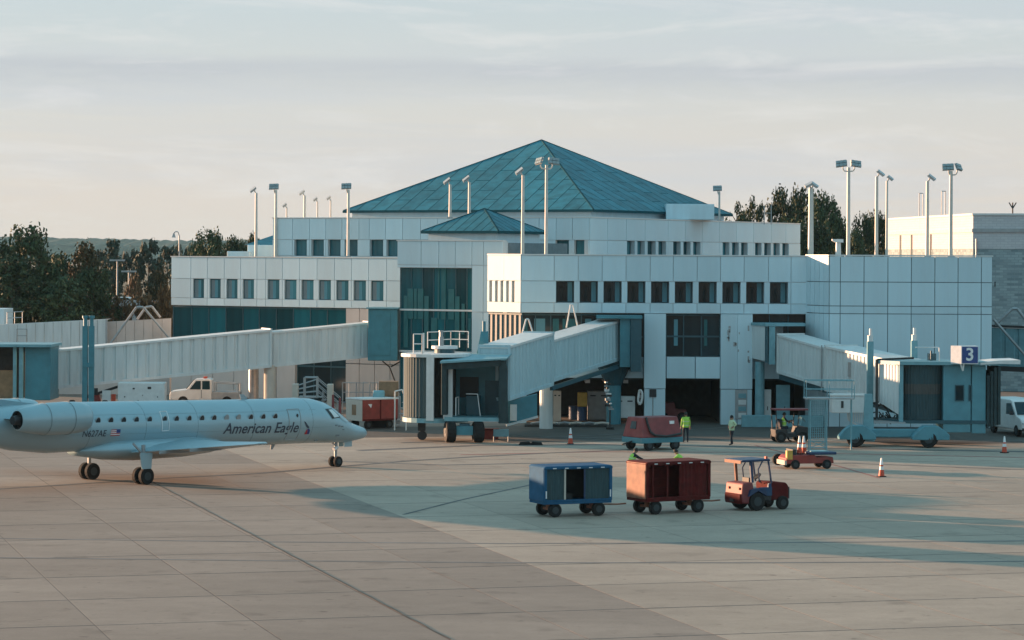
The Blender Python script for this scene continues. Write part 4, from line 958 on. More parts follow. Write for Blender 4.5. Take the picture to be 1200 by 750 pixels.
def flat_pane(pts, m, off, name):
    P = [jet_pt(*p, .86) for p in pts]; rows = []
    for j in range(6):
        t = j/5; a = [P[0][i]+(P[3][i]-P[0][i])*t for i in (0,1)]; b = [P[1][i]+(P[2][i]-P[1][i])*t for i in (0,1)]
        rows.append([(a[0]+(b[0]-a[0])*u/5, -(surf_y(a[0]+(b[0]-a[0])*u/5, a[1]+(b[1]-a[1])*u/5)+off), a[1]+(b[1]-a[1])*u/5) for u in range(6)])
    MB().loft(rows, caps=False, closed=False).build(name, m, jet)
flat_pane([(380.5,479),(391,478.6),(398.5,489),(386,490.5)], aero_dark, .022, 'window_frame'); flat_pane([(384.5,479.8),(390.3,479.6),(396.6,488),(388.6,489.2)], glare_glass, .03, 'side_window')
for px, py, r_ in ((389,498,.05),(393,499,.05),(397,499.5,.05),(394,510,.07),(373,516,.07),(399,503,.04)):
    x, z = jet_pt(px, py, .75); MB().box(x-r_*1.6, -(surf_y(x,z)+.02), z-r_*.6, x+r_*1.6, -(surf_y(x,z)-.05), z+r_*.6).build('probe', aero_line, jet)
# lettering, registration, flag and tail emblem mark beside the door
def on_skin(name, body, px0, px1, py, lat, m, shear=0, bold=.0, hpx=None):
    me = text_mesh(name, body, 1.0, m, shear, bold)
    xs = [v.co.x for v in me.vertices]; ys = [v.co.y for v in me.vertices]
    xa, zc_ = jet_pt(px0, py, lat); xb, zc2 = jet_pt(px1, py, lat); zc_ = (zc_+zc2)/2
    kx = (xb-xa)/(max(xs)-min(xs)); kz = (hpx/24.6)/(max(ys)-min(ys)); yc = (max(ys)+min(ys))/2
    bm = bmesh.new(); bm.from_mesh(me)
    for v in bm.verts: v.co = Vector((xa+(v.co.x-min(xs))*kx, 0, zc_+(v.co.y-yc)*kz+.021*((xa+xb)/2-(xa+(v.co.x-min(xs))*kx))*(1 if xb < -12 else 1.25)))
    bmesh.ops.triangulate(bm, faces=bm.faces); z = zc_-.6
    while z < zc_+.6:
        bmesh.ops.bisect_plane(bm, geom=bm.verts[:]+bm.edges[:]+bm.faces[:], plane_co=(0,0,z), plane_no=(0,0,1)); z += .06
    for v in bm.verts: v.co.y = -(surf_y(v.co.x, v.co.z)+.012)
    bmesh.ops.recalc_face_normals(bm, faces=bm.faces); bm.to_mesh(me); bm.free()
    o = bpy.data.objects.new(name, me); COL.objects.link(o); o.parent = jet; return o
on_skin('lettering', 'American Eagle', 262, 350.5, 503.4, 1.14, lettering, .22, .012, 17)
on_skin('registration', 'N627AE', 97, 125, 508, 1.14, lettering, .12, .005, 7.5)
x0, z1 = jet_pt(130, 503.5, 1.14); x1, z0 = jet_pt(141, 510.5, 1.14); dx, dz = (x1-x0), (z1-z0)
for i in range(7): skin_patch(x0, x1, z0+dz*i/7, z0+dz*(i+1)/7, .012, 3, 1).build('flag_stripe', sign_white if i % 2 else flag_red, jet)
skin_patch(x1-dx*.42, x1, z0+dz*.45, z1, .018, 2, 3).build('flag_canton', flag_blue, jet)
def emblem(pts, m):
    P = [jet_pt(*p, 1.05) for p in pts]; MB().poly(*[(x, -(surf_y(x, z)+.016), z) for x, z in P]).build('emblem', m, jet)
emblem([(354.6,493.5),(356.6,494.5),(361.5,500.8),(360,501.8),(357.4,500)], lettering)
emblem([(359.6,503),(361.2,501.8),(363,504.5),(363.2,508.8),(361,509)], flag_blue); emblem([(358.6,503.6),(359.6,503),(361,509),(357.6,509)], flag_red)
# belly fairing and wings
fr = []
for s, hw, zb in ((9.6,.5,1.36),(10.8,1.0,1.12),(12.5,1.28,1.0),(15.5,1.32,.98),(17.2,1.15,1.1),(18.8,.6,1.36)):
    fr.append([(-s, hw*math.cos(t), 1.62+(1.62-zb)*math.sin(t)) for t in [math.pi+math.pi*i/14 for i in range(15)]] + [(-s, hw*.8, 2.0 if 10.5 < s < 18 else 1.66), (-s, -hw*.8, 2.0 if 10.5 < s < 18 else 1.66)])
MB().loft(fr).build('belly_fairing', aero, jet, smooth=True)
AF = [(0,0),(.03,.045),(.12,.075),(.35,.09),(.65,.06),(1,.004),(1,-.004),(.65,-.03),(.35,-.045),(.12,-.04),(.03,-.025)]
def wing_ring(le, y, z, ch, th): return [(le-a*ch, y, z+b*ch*th) for a, b in AF]
for sd_ in (-1, 1):
    MB().loft([wing_ring(-10.9, sd_*.7, 1.42, 5.6, 1.1), wing_ring(-11.4, sd_*1.4, 1.47, 4.9, 1.1), wing_ring(-13.0, sd_*4.6, 1.78, 2.75, 1.05), wing_ring(-15.35, sd_*9.7, 2.26, 1.15, .9), wing_ring(-15.7, sd_*10.0, 2.29, .75, .6)]).build('wing', aero, jet, smooth=False)
    for y in (3.2, 5.4): MB().loft([[(-15.0-.0*y+dx_, sd_*(y+a*w_), 1.55+.095*(y-2.2)+b) for a, b in ((-1,.0),(1,0),(.7,-.16),(-.7,-.16))] for dx_, w_ in ((.6,.02),(0,.12),(-.9,.1),(-1.3,.02))]).build('flap_track', aero_grey, jet)
# engines
for sd_ in (-1, 1):
    ey, ez = sd_*1.93, 3.28; prof = [(-19.05,.56),(-18.98,.62),(-19.1,.68),(-19.6,.76),(-20.6,.79),(-21.8,.76),(-22.8,.64),(-23.5,.50),(-23.52,.44)]
    nn = 28; prof = [(-19.65+(x+19.0)*.85, r_*.97) for x, r_ in prof]
    MB().loft([[(x, ey+r_*math.cos(6.2832*i/nn), ez+r_*math.sin(6.2832*i/nn)*.98) for i in range(nn)] for x, r_ in prof], caps=False).build('engine', aero, jet, smooth=True)
    MB().tube((-19.95,ey,ez),(-20.0,ey,ez), .6, n=nn).tube((-23.2,ey,ez),(-23.25,ey,ez), .47, n=nn).build('engine_core', aero_dark, jet)
    MB().tube((-23.0,ey,ez),(-23.75,ey,ez), .30, .2, n=16).build('exhaust_cone', aero_dark, jet)
    MB().loft([[(x, sd_*y, z) for x, z in ((-19.6,3.34),(-20.5,3.44),(-23.0,3.40),(-23.4,3.3),(-23.0,3.22),(-20.5,3.18))] for y in (.7, 1.4)]).build('pylon', aero, jet)
    for x in (-20.75, -22.1): MB().path([(x, ey+.775*math.cos(t)*(1 if x > -21 else .97), ez+.765*math.sin(t)*(1 if x > -21 else .97)) for t in [i*math.pi/12 for i in range(25)]], .010, n=4).build('cowl_seam', aero_line, jet)
# fin and tailplane
MB().loft([[(-21.0,.03,3.55),(-28.2,.03,3.4),(-28.2,-.03,3.4),(-21.0,-.03,3.55)], [(-24.3,.14,4.0),(-28.6,.04,4.0),(-28.6,-.04,4.0),(-24.3,-.14,4.0)], [(-26.6,.1,6.5),(-29.3,.04,6.5),(-29.3,-.04,6.5),(-26.6,-.1,6.5)], [(-26.8,.05,6.75),(-29.4,.02,6.75),(-29.4,-.02,6.75),(-26.8,-.05,6.75)]]).build('fin', aero, jet).location.z = .3
for sd_ in (-1, 1):
    MB().loft([wing_ring(-26.9, 0, 6.62, 2.3, 1), wing_ring(-28.4, sd_*3.75, 6.66, 1.1, .9)]).build('tailplane', aero, jet).location.z = .3
# landing gear
def gear(x, y, r_, wd, gap, strut_top, name):
    st = MB(); st.tube((x,y,r_),(x+.02,y,strut_top), .07, .10, n=10).tube((x,y-gap-.02,r_),(x,y+gap+.02,r_), .07, n=8).beam((x+.05,y,strut_top-.5),(x-.6,y,strut_top+.1), .08).build(name, galv, jet)
    for sy in (-1, 1): wheel_parts(jet, (x, y+sy*gap, r_), (0,1,0), r_, wd, Matrix.Identity(4))
gear(-2.1, 0, .27, .17, .19, 1.5, 'nose_gear'); gear(-16.3, -2.02, .40, .25, .24, 1.85, 'main_gear'); gear(-16.3, 2.02, .40, .25, .24, 1.85, 'main_gear')
for y in (-2.36,): MB().add([(-16.0,y,1.5),(-16.75,y,1.5),(-16.65,y-.03,.75),(-16.1,y-.03,.75),(-16.0,y+.05,1.5),(-16.75,y+.05,1.5),(-16.65,y+.02,.75),(-16.1,y+.02,.75)], [(0,1,2,3),(7,6,5,4),(0,4,5,1),(1,5,6,2),(2,6,7,3),(3,7,4,0)]).build('gear_door', aero, jet)
for y in (-.2, .2): MB().box(-1.7,y-.015,1.0,-1.15,y+.015,1.5).build('gear_door', aero, jet)
MB().tube((-2.25,-.02,.9),(-2.0,-.02,1.0), .1, n=10).build('taxi_light', sign_white, jet)
for s in (6.2, 12.2): MB().xprism([(-s,1.34),(-s-.3,1.34),(-s-.34,1.08),(-s-.2,1.08)], -.02, .02).build('antenna', aero_grey, jet)
MB().xprism([(-8,3.6),(-8.5,3.6),(-8.6,3.9),(-8.35,3.9)], -.02, .02).build('antenna', aero_grey, jet)

# ------------------------------------------------------------------ ground service equipment
def veh(name, label, cat, px, py, rz, group=None):
    p = on_ground(px, py); return thing(name, label, cat, (p.x, p.y, 0), R(rz), group)
I4 = Matrix.Identity(4)
def wheels4(root, xs, y, r_, wd):
    for x in xs:
        for sy in (-1, 1): wheel_parts(root, (x, sy*y, r_), (0,1,0), r_, wd, I4)
def cart(root, Ln, Wd, zb, zt_, body, end_m, cur, roof_m, edge_m, openings, open_top=False):
    "baggage cart: x along the cart, curtains on the near (-y) side with an opening"
    MB().box(-Ln/2,-Wd/2,zb-.12,Ln/2,Wd/2,zb).build('deck', body, root, bevel=.02)
    for sx in (-1, 1): MB().box(sx*Ln/2-.03,-Wd/2+.02,zb,sx*Ln/2+.03,Wd/2-.02,zt_-.05).build('end_panel', end_m, root, bevel=.02)
    MB().box(-Ln/2+.03,Wd/2-.06,zb,Ln/2-.03,Wd/2-.02,zt_-.05).build('side_panel', body, root)
    for (a, b) in openings['panels']:
        n = max(2, int((b-a)/.09)); lo = []; hi = []
        for i in range(n+1):
            x = a+(b-a)*i/n; y = -Wd/2+.05+(.022 if i % 2 else -.012); lo.append((x,y,zb+.03)); hi.append((x,y,zt_-.10))
        MB().loft([lo, hi], caps=False, closed=False).build('curtain', cur, root)
    for x in openings['posts']: MB().box(x-.035,-Wd/2,zb,x+.035,-Wd/2+.05,zt_-.05).build('post', edge_m, root)
    for sx in (-1, 1): MB().box(sx*(Ln/2-.05)-.06,-Wd/2-.01,zb,sx*(Ln/2-.05)+.06,-Wd/2+.05,zt_-.04).build('post', body, root)
    MB().box(-Ln/2,-Wd/2-.02,zb,Ln/2,-Wd/2+.03,zb+.07).build('sill', body, root)
    MB().xprism([(-Ln/2-.04,zt_-.14),(-Ln/2-.02,zt_-.04),(-Ln/2+.08,zt_),(Ln/2-.08,zt_),(Ln/2+.02,zt_-.04),(Ln/2+.04,zt_-.14)], -Wd/2-.04, Wd/2+.04).build('roof', roof_m, root, bevel=.04)
    for x in [-Ln/2+.45+i*(Ln-.9)/4 for i in range(5)]: piece('reflector', unit(sign_white), root, (x, -Wd/2-.045, zt_-.09), sc=(.16,.012,.035))
    for sx in (-1, 1):
        MB().beam((sx*(Ln/2-.55),-Wd/2+.12,.3),(sx*(Ln/2-.55),Wd/2-.12,.3), .1).tube((sx*(Ln/2-.55),0,.3),(sx*(Ln/2-.55),0,zb-.1), .12, n=10).build('axle', rust_orange, root)
    wheels4(root, (-Ln/2+.55, Ln/2-.55), Wd/2-.16, .29, .2)
    MB().path([(Ln/2,0,.42),(Ln/2+.6,-.05,.4),(Ln/2+1.0,-.05,.42)], .035).build('tow_bar', rust_orange, root)
tg = 'baggage carts and tractor standing in a row'
b1 = veh('baggage_cart', 'blue baggage cart with grey curtains and dark open middle', 'baggage cart', 668.5, 603.8, 24, tg)
cart(b1, 3.1, 1.5, .66, 2.12, blue_paint, blue_paint, curtain, blue_paint, cream_wall, {'panels': [(-1.42,-.62),(.32,1.42)], 'posts': [-.60]})
MB().box(-1.45,.55,.68,1.45,.6,1.98).build('liner', dark_wall, b1)
MB().box(.27,-.74,.68,.33,-.70,2.0).build('post', blue_dark, b1)
for x in (-1.47, 1.47): piece('reflector', unit(sign_white), b1, (x, -.775, .95), sc=(.05,.012,.3))
MB().box(-1.2,-.4,.67,-.1,.5,.95).build('liner', dark_wall, b1)
b2 = veh('baggage_cart', 'rusty red baggage cart with sunlit end between blue cart and tractor', 'baggage cart', 783.3, 600.3, 31, tg)
cart(b2, 3.25, 1.5, .66, 2.22, red_dark, rust_orange, red_dark, red_dark, red_dark, {'panels': [(.10,1.5)], 'posts': [-1.28,-.55,.08]})
for i in range(12): piece('roof_rib', unit(red_dark), b2, (-1.5+i*.27, -.79, 2.12), sc=(.13,.02,.16))
MB().box(-1.5,.2,.7,.0,.6,1.9).build('liner', red_dark, b2)
for z in (1.0, 1.4, 1.8): piece('slat', unit(red_dark), b2, (-.72, .18, z), sc=(1.5,.03,.1))
blue_deep = mat('blue_deep', (.014,.06,.14), .6, var=.2, dirt=(.03,.05,.07), dirt_amt=.4)
# tractor
t1 = veh('baggage_tractor', 'worn red tow tractor with open cab and blue seat panel', 'tow tractor', 888.5, 596.5, 29, tg)
MB().xprism([(-1.22,.32),(-1.28,.62),(-1.22,1.18),(-.72,1.22),(-.66,.9),(-.6,.45),(-.75,.3)], -.66, .66).build('rear_body', red_faded, t1, bevel=.06)
MB().xprism([(-.7,.42),(-.7,.62),(.25,.62),(.25,.42)], -.62, .62).build('chassis', black_metal, t1)
MB().xprism([(.25,.4),(.22,1.12),(.35,1.2),(1.08,1.14),(1.2,1.0),(1.22,.4)], -.55, .55).build('hood', red_dark, t1, bevel=.06)
MB().xprism([(-1.30,.30),(-1.34,.45),(-1.33,.72),(-1.25,.74),(-1.2,.3)], -.6, .6).build('rear_plate', red_dark, t1, bevel=.03); MB().box(-1.38,-.12,.38,-1.30,.12,.5).build('hitch', black_metal, t1)
MB().box(1.2,-.5,.45,1.27,.5,.95).build('grille', black_metal, t1)
MB().xprism([(-.02,.62),(.12,1.14),(.24,1.14),(.24,.62)], -.64, -.55).build('side_panel', blue_deep, t1); MB().box(-.35,-.66,.62,.26,-.56,.98).build('side_panel', blue_deep, t1)
MB().xprism([(-.78,1.2),(-.86,2.12),(-.74,2.12),(-.66,1.2)], -.64, -.56).build('cab_post', blue_dark, t1); MB().xprism([(-.78,1.2),(-.86,2.12),(-.74,2.12),(-.66,1.2)], .56, .64).build('cab_post', rust_orange, t1)
for y in (-.6, .6): MB().path([(.26,y,1.15),(.1,y,2.1)], .045).build('cab_post', blue_dark, t1); MB().path([(-.35,y,1.2),(-.42,y,1.75),(-.2,y,2.1)], .03).build('cab_stay', blue_dark, t1)
MB().xprism([(-1.3,2.08),(-1.28,2.18),(.12,2.2),(.18,2.1)], -.68, .68).build('cab_roof', blue_dark, t1, bevel=.03)
MB().box(-1.33,-.62,2.02,-1.28,.62,2.15).build('lit_roof_edge', rust_orange, t1)  # orange sheet over the roof's rear end, sunlight put into its colour
MB().box(-.62,-.25,.62,-.2,.25,.9).box(-.66,-.25,.9,-.56,.25,1.38).build('seat', black_metal, t1)
MB().tube((.16,0,1.1),(-.06,0,1.42), .025).tube((-.05,0,1.40),(-.075,0,1.43), .19, n=14).build('steering_wheel', black_metal, t1)
wheels4(t1, (-.52,), .62, .40, .26); wheels4(t1, (.86,), .56, .29, .2)
MB().xprism([(-1.0,.62),(-.9,.9),(-.52,.98),(-.14,.9),(-.04,.62),(-.14,.66),(-.52,.86),(-.9,.66)], -.78, -.5).build('fender', blue_dark, t1)
for y in (-.4, .4): piece('tail_lamp', unit(orange_plastic), t1, (-1.29, y, .95), sc=(.03,.12,.1))
piece('beacon', unit(orange_plastic), t1, (.05, -.5, 2.24), sc=(.1,.1,.1))
# red air start unit
g1 = veh('air_start_unit', 'faded red ground power unit with sloping sides on blue wheeled chassis', 'power unit', 764.5, 526.6, 35)
def hull(x0, x1, y0, z0, zt_, sl, sle): return MB().loft([[(x0,-y0,z0),(x1,-y0,z0),(x1,y0,z0),(x0,y0,z0)], [(x0+sle,-y0+sl,zt_),(x1-sle,-y0+sl,zt_),(x1-sle,y0-sl,zt_),(x0+sle,y0-sl,zt_)]])
hull(-1.42,1.42,.92,.72,1.85,.26,.16).build('housing', red_faded, g1, bevel=.05)
MB().box(-1.45,-.95,.42,1.45,.95,.72).build('chassis', teal_paint, g1, bevel=.03)
MB().add([(-1.40,-.25,1.2),(-1.40,.25,1.2),(-1.315,.22,1.62),(-1.315,-.22,1.62),(-1.36,-.25,1.2),(-1.36,.25,1.2),(-1.28,.22,1.62),(-1.28,-.22,1.62)], [(0,1,2,3),(7,6,5,4),(0,4,5,1),(1,5,6,2),(2,6,7,3),(3,7,4,0)]).build('window', glass_dark, g1)
MB().path([(-1.0,-.70,1.86),(-.98,-.82,1.5),(-.85,-.92,1.05),(-.6,-1.0,.86),(.2,-1.02,.78),(.8,-1.0,.84),(1.35,-.9,.9)], .07).build('hose', black_metal, g1)
MB().box(.62,-.80,1.45,.92,-.70,1.62).build('notice', sign_white, g1)
wheels4(g1, (-.9, .95), .82, .3, .22)
MB().path([(-1.45,0,.5),(-2.2,-.1,.35)], .05).build('tow_bar', black_metal, g1)
# cream-ended red cart beside the nose of the jet
c1 = veh('luggage_box_cart', 'red box cart with cream end standing off the nose of the jet', 'box cart', 436, 501.5, 38)
MB().box(-1.35,-.9,.5,1.35,.9,1.82).build('body', red_paint, c1, bevel=.03)
MB().box(-1.39,-.88,.5,-1.352,.88,1.80).build('end_panel', cream_wall, c1, bevel=.02); MB().box(-1.41,-.25,.85,-1.392,.2,1.5).build('door', brown_crate, c1)
MB().box(-1.38,-.93,1.82,1.38,.93,1.9).build('roof', white_metal, c1)
MB().box(-.04,-.925,.55,.04,-.902,1.8).box(-1.3,-.925,.52,1.3,-.902,.62).build('frame', red_dark, c1)
MB().poly((-.95,-.91,1.55),(-.65,-.91,1.55),(-.72,-.91,1.3)).build('emblem', sign_white, c1)
wheels4(c1, (-.8, .8), .7, .27, .2)
# low red tug loaded with cones
u1 = veh('loading_tug', 'low red tug with blue padded top and traffic cones stacked on it', 'tug', 945.5, 548.6, 14)
MB().xprism([(-1.3,.28),(-1.34,.55),(-1.15,.72),(.2,.72),(.3,.6),(1.2,.6),(1.25,.28)], -.62, .62).build('body', red_paint, u1, bevel=.04)
MB().box(-.1,-.66,.72,1.38,.6,.86).build('top_pad', blue_dark, u1, bevel=.04); MB().box(.1,-.5,.862,1.0,.3,.90).build('tray', teal_light, u1)
MB().box(-1.42,-.6,.22,-1.3,.6,.45).build('bumper', cream_wall, u1); MB().box(-.95,-.5,.72,-.75,.5,1.0).build('seat', black_metal, u1); MB().box(-1.3,-.64,.5,-1.0,-.4,.95).build('side_box', yellow_paint, u1)
wheels4(u1, (-.85, .85), .6, .24, .2)
MB().tube((-1.25,.8,.4),(-1.25,1.0,.4), .3, n=14).build('spare_wheel', rubber, u1)
# traffic cones
def cone_mesh(root, stripe_first=True):
    n = 16
    def ring(r_, z): return [(r_*math.cos(6.2832*i/n), r_*math.sin(6.2832*i/n), z) for i in range(n)]
    MB().prism([(-.19,-.19),(.19,-.19),(.19,.19),(-.19,.19)], 0, .05).build('cone_base', rubber, root, bevel=.02)
    def rr_(z): return .15-.115*(z-.05)/.88
    MB().loft([ring(rr_(.05),.05), ring(rr_(.35),.35)]).loft([ring(rr_(.52),.52), ring(rr_(.60),.60)]).build('cone_body', orange_plastic, root)
    MB().loft([ring(rr_(.35)+.004,.35), ring(rr_(.52)+.004,.52)]).build('collar', sign_white, root); MB().loft([ring(rr_(.60)+.004,.60), ring(rr_(.93)+.004,.93)]).build('collar', sign_white, root)
kg = 'traffic cones set out on the apron'
k1 = veh('traffic_cone', 'traffic cone by itself in front of the middle jet bridge column', 'traffic cone', 668.5, 520.5, 0, kg); cone_mesh(k1)
dup(k1, on_ground(1033, 558.8), .3, 'traffic cone standing alone on open concrete beside the low red tug')
dup(k1, on_ground(1177, 530.8), .7, 'traffic cone in front of the white van beside the right jet bridge')
pt = on_ground(940, 548.6)
c2 = dup(k1, (pt.x-.15, pt.y-.1, .73), .2, 'stack of orange cones standing upright on the low red tug')
c3 = dup(k1, (pt.x+.12, pt.y+.22, .73), .5, 'second cone leaning behind the stacked cones on the red tug')
c3.rotation_euler = (R(8), R(-6), .4)
# people
def person(label, px, py, rz, h, shirt, legs, pose, group=None, sleeve=None, hat=None, base=None):
    p = base or on_ground(px, py)
    root = thing('person', label, 'person', (p.x, p.y, 0), R(rz), group); k = h/1.78
    bend = pose.get('bend', 0); hips = Vector((0,0,.93)); sp = lambda d: hips + Vector((d*math.sin(bend), 0, d*math.cos(bend)))
    V = {'pelvis': hips, 'waist': sp(.16), 'chest': sp(.40), 'neck': sp(.56), 'head': sp(.68)+Vector((.02,0,0)), 'crown': sp(.83)+Vector((.02,0,0))}
    rad = {'pelvis': (.15,.12), 'waist': (.135,.105), 'chest': (.17,.12), 'neck': (.058,.058), 'head': (.085,.10), 'crown': (.055,.06)}
    E = [('pelvis','waist'),('waist','chest'),('chest','neck'),('neck','head'),('head','crown')]
    for s_, sy in (('l', 1), ('r', -1)):
        fx = pose['feet'][0 if sy > 0 else 1]
        V['hip'+s_] = hips + Vector((0,sy*.10,-.06)); V['knee'+s_] = Vector((fx[0]*.5+.03, sy*.11+fx[1]*.5, .5)); V['ankle'+s_] = Vector((fx[0]-.02, sy*.11+fx[1], .09)); V['toe'+s_] = Vector((fx[0]+.16, sy*.13+fx[1], .04))
        rad['hip'+s_] = (.09,.095); rad['knee'+s_] = (.06,.065); rad['ankle'+s_] = (.045,.05); rad['toe'+s_] = (.04,.035)
        E += [('pelvis','hip'+s_),('hip'+s_,'knee'+s_),('knee'+s_,'ankle'+s_),('ankle'+s_,'toe'+s_)]
        el_, ha = pose['arms'][0 if sy > 0 else 1]
        V['sh'+s_] = sp(.50) + Vector((0,sy*.19,0)); V['el'+s_] = V['sh'+s_] + Vector(el_)*1.0; V['wr'+s_] = V['el'+s_] + Vector(ha)
        d = Vector(ha).normalized(); side = d.cross(Vector((1,0,.01))).normalized()
        V['palm'+s_] = V['wr'+s_] + d*.07
        rad['sh'+s_] = (.07,.07); rad['el'+s_] = (.045,.045); rad['wr'+s_] = (.03,.035); rad['palm'+s_] = (.03,.042)
        E += [('chest','sh'+s_),('sh'+s_,'el'+s_),('el'+s_,'wr'+s_),('wr'+s_,'palm'+s_)]
        for f in range(4):
            o = (f-1.5)*.02; V[f'f{f}'+s_] = V['palm'+s_] + d*(.04) + side*o; V[f't{f}'+s_] = V[f'f{f}'+s_] + d*(.05+.008*(1 if f in (1,2) else 0)) + Vector((.015,0,-.01))
            rad[f'f{f}'+s_] = (.010,.010); rad[f't{f}'+s_] = (.008,.008); E += [('palm'+s_, f'f{f}'+s_), (f'f{f}'+s_, f't{f}'+s_)]
        V['th'+s_] = V['wr'+s_] + d*.05 + side*.045 + Vector((.02,0,0)); V['tt'+s_] = V['th'+s_] + d*.045; rad['th'+s_] = (.011,.011); rad['tt'+s_] = (.009,.009); E += [('wr'+s_,'th'+s_),('th'+s_,'tt'+s_)]
    names = list(V); me = bpy.data.meshes.new('body'); me.from_pydata([V[n_]*k for n_ in names], [(names.index(a), names.index(b)) for a, b in E], [])
    o = bpy.data.objects.new('body', me); COL.objects.link(o); o.modifiers.new('skin', 'SKIN'); md = o.modifiers.new('sub', 'SUBSURF'); md.levels = md.render_levels = 2
    for i, n_ in enumerate(names): sv = me.skin_vertices[0].data[i]; sv.radius = tuple(r_*k for r_ in rad[n_]); sv.use_root = n_ == 'pelvis'
    dg = bpy.context.evaluated_depsgraph_get(); bm_ = bpy.data.meshes.new_from_object(o.evaluated_get(dg)); bpy.data.objects.remove(o)
    body = bpy.data.objects.new('body', bm_); COL.objects.link(body); body.parent = root; bm_.name = 'body'
    bm_.materials.clear(); [bm_.materials.append(m) for m in (skin_m, shirt, legs, sleeve or shirt, black_metal)]
    hipz, nk = .95*k, (V['neck']*k)
    for pl in bm_.polygons:
        c = pl.center; dn = (c - hips*k).dot(Vector((math.sin(bend),0,math.cos(bend))))
        arm = max((c-V['el'+s_]*k).length < .0 for s_ in 'lr')
        hand = any((c-(V['palm'+s_]+Vector((0,0,-.02)))*k).length < .15*k for s_ in 'lr')
        if c.z < .10*k: mi = 4
        elif hand: mi = 0
        elif dn < .04*k and abs(c.y) < .26*k and c.z < hipz: mi = 2
        elif dn > .585*k and abs(c.y) < .13*k: mi = 0
        else: mi = 1
        pl.material_index = mi; pl.use_smooth = True
    # vest worn over the shirt, face and hair
    def rg(d, ry, rx, z=0): c = sp(d)*k; u = Vector((math.cos(bend),0,-math.sin(bend))); return [c + u*(rx*k*math.cos(t)) + Vector((0, ry*k*math.sin(t), 0)) for t in [i*math.pi/9 for i in range(18)]]
    MB().loft([rg(-.04,.185,.15), rg(.16,.185,.145), rg(.36,.215,.155), rg(.47,.20,.135), rg(.53,.10,.09)], caps=False).build('vest', pose.get('vest', shirt), root, smooth=True)
    hc = V['head']*k; u = Vector((math.cos(bend),0,-math.sin(bend))); ax_ = Vector((math.sin(bend),0,math.cos(bend)))
    def hr(r1, z, fwd): return [hc + ax_*z + u*(r1*math.cos(t)*1.1+fwd) + Vector((0, r1*math.sin(t), 0)) for t in [i*math.pi/8 for i in range(16)]]
    MB().loft([hr(.088*k,.0,-.03*k), hr(.100*k,.05*k,-.018*k), hr(.092*k,.11*k,-.006*k), hr(.055*k,.165*k,0), hr(.01*k,.18*k,0)], caps=False).build('hat' if hat else 'hair', hat or hair_m, root, smooth=True)
    f = MB(); c = hc + u*.098*k + ax_*.005*k; f.add([c+ax_*.03*k, c+Vector((0,.014*k,-.02*k)), c+Vector((0,-.014*k,-.02*k)), c+u*.03*k-ax_*.012*k], [(0,1,3),(0,3,2),(1,2,3)]); f.build('nose', skin_m, root)
    for sy in (-1, 1):
        e = hc + u*.088*k + ax_*.028*k + Vector((0,sy*.034*k,0)); MB().box(e.x-.01,e.y-.013,e.z-.006,e.x+.012,e.y+.013,e.z+.007).build('eye', hair_m, root)
        e = hc + Vector((0,sy*.088*k,0)); MB().box(e.x-.02,e.y-.012,e.z-.035,e.x+.02,e.y+.012,e.z+.03).build('ear', skin_m, root, bevel=.006)
    e = hc + u*.084*k - ax_*.045*k; MB().box(e.x-.008,e.y-.026,e.z-.005,e.x+.012,e.y+.026,e.z+.005).build('mouth', flag_red, root)
    for d_ in (.08, .30): MB().loft([rg(d_-.022,.205 if d_ > .2 else .188,.158), rg(d_+.022,.209 if d_ > .2 else .188,.158)], caps=False).build('vest_band', hivis_white, root)
    return root
down = ((.02,.05,-.27),(.06,.02,-.25)); downr = ((.02,-.05,-.27),(.06,-.02,-.25))
hipl, hipr = ((-.06,.20,-.20),(.12,-.16,-.13)), ((-.06,-.20,-.20),(.12,.16,-.13))
person('person in lime hi-vis vest and dark trousers seen behind the red power unit', 803.5, 518.6, 95, 1.78, hivis, cloth_dark, {'feet': ((.02,0),(-.04,.0)), 'arms': (down, downr)})
person('person in pale hi-vis top and black trousers standing in front of the double pillar', 857.5, 521.8, -150, 1.73, hivis_white, cloth_dark, {'feet': ((.10,-.04),(-.10,.04)), 'arms': (hipl, hipr), 'vest': hivis_white})
person('person in green vest leaning forward behind the sunlit end of the red cart', 0, 0, 20, 1.76, cloth_dark, cloth_dark, {'feet': ((.15,0),(-.15,0)), 'arms': (((.22,.04,-.14),(.2,0,-.08)), ((.22,-.04,-.14),(.2,0,-.08))), 'bend': .42, 'vest': hivis}, base=Vector((xat(739.5,134), 134, 0)))
person('person in green vest stooping behind the middle of the red cart', 0, 0, 165, 1.74, hivis, cloth_dark, {'feet': ((.15,0),(-.1,0)), 'arms': (((.2,.04,-.16),(.2,0,-.1)), ((.2,-.04,-.16),(.2,0,-.1))), 'bend': .5, 'vest': hivis}, base=Vector((xat(802,134), 134, 0)))
# small dark tug with its driver
t2 = veh('small_tug', 'small dark tug with a driver aboard beside the right jet bridge', 'tug', 924, 518, 10)
MB().xprism([(-.9,.3),(-.95,.75),(-.3,.8),(-.2,.55),(.3,.55),(.4,.95),(1.0,.9),(1.02,.3)], -.55, .55).build('body', black_metal, t2, bevel=.04)
wheels4(t2, (-.62, .7), .52, .32, .22)
MB().box(-.55,-.3,.78,-.1,.3,.95).box(-.6,-.3,.9,-.5,.3,1.35).build('seat', cloth_dark, t2)
MB().path([(-.85,-.5,.75),(-.9,-.5,1.9)], .03).build('roof_post', black_metal, t2)
for y in (-.5, .5):
    MB().path([(.42,y,.95),(.5,y,1.9)], .03).build('roof_post', black_metal, t2)
MB().path([(-.85,.5,.75),(-.9,.5,1.9)], .03).build('roof_post', black_metal, t2)
MB().box(-.95,-.6,1.88,1.1,.6,1.96).build('roof', red_faded, t2)
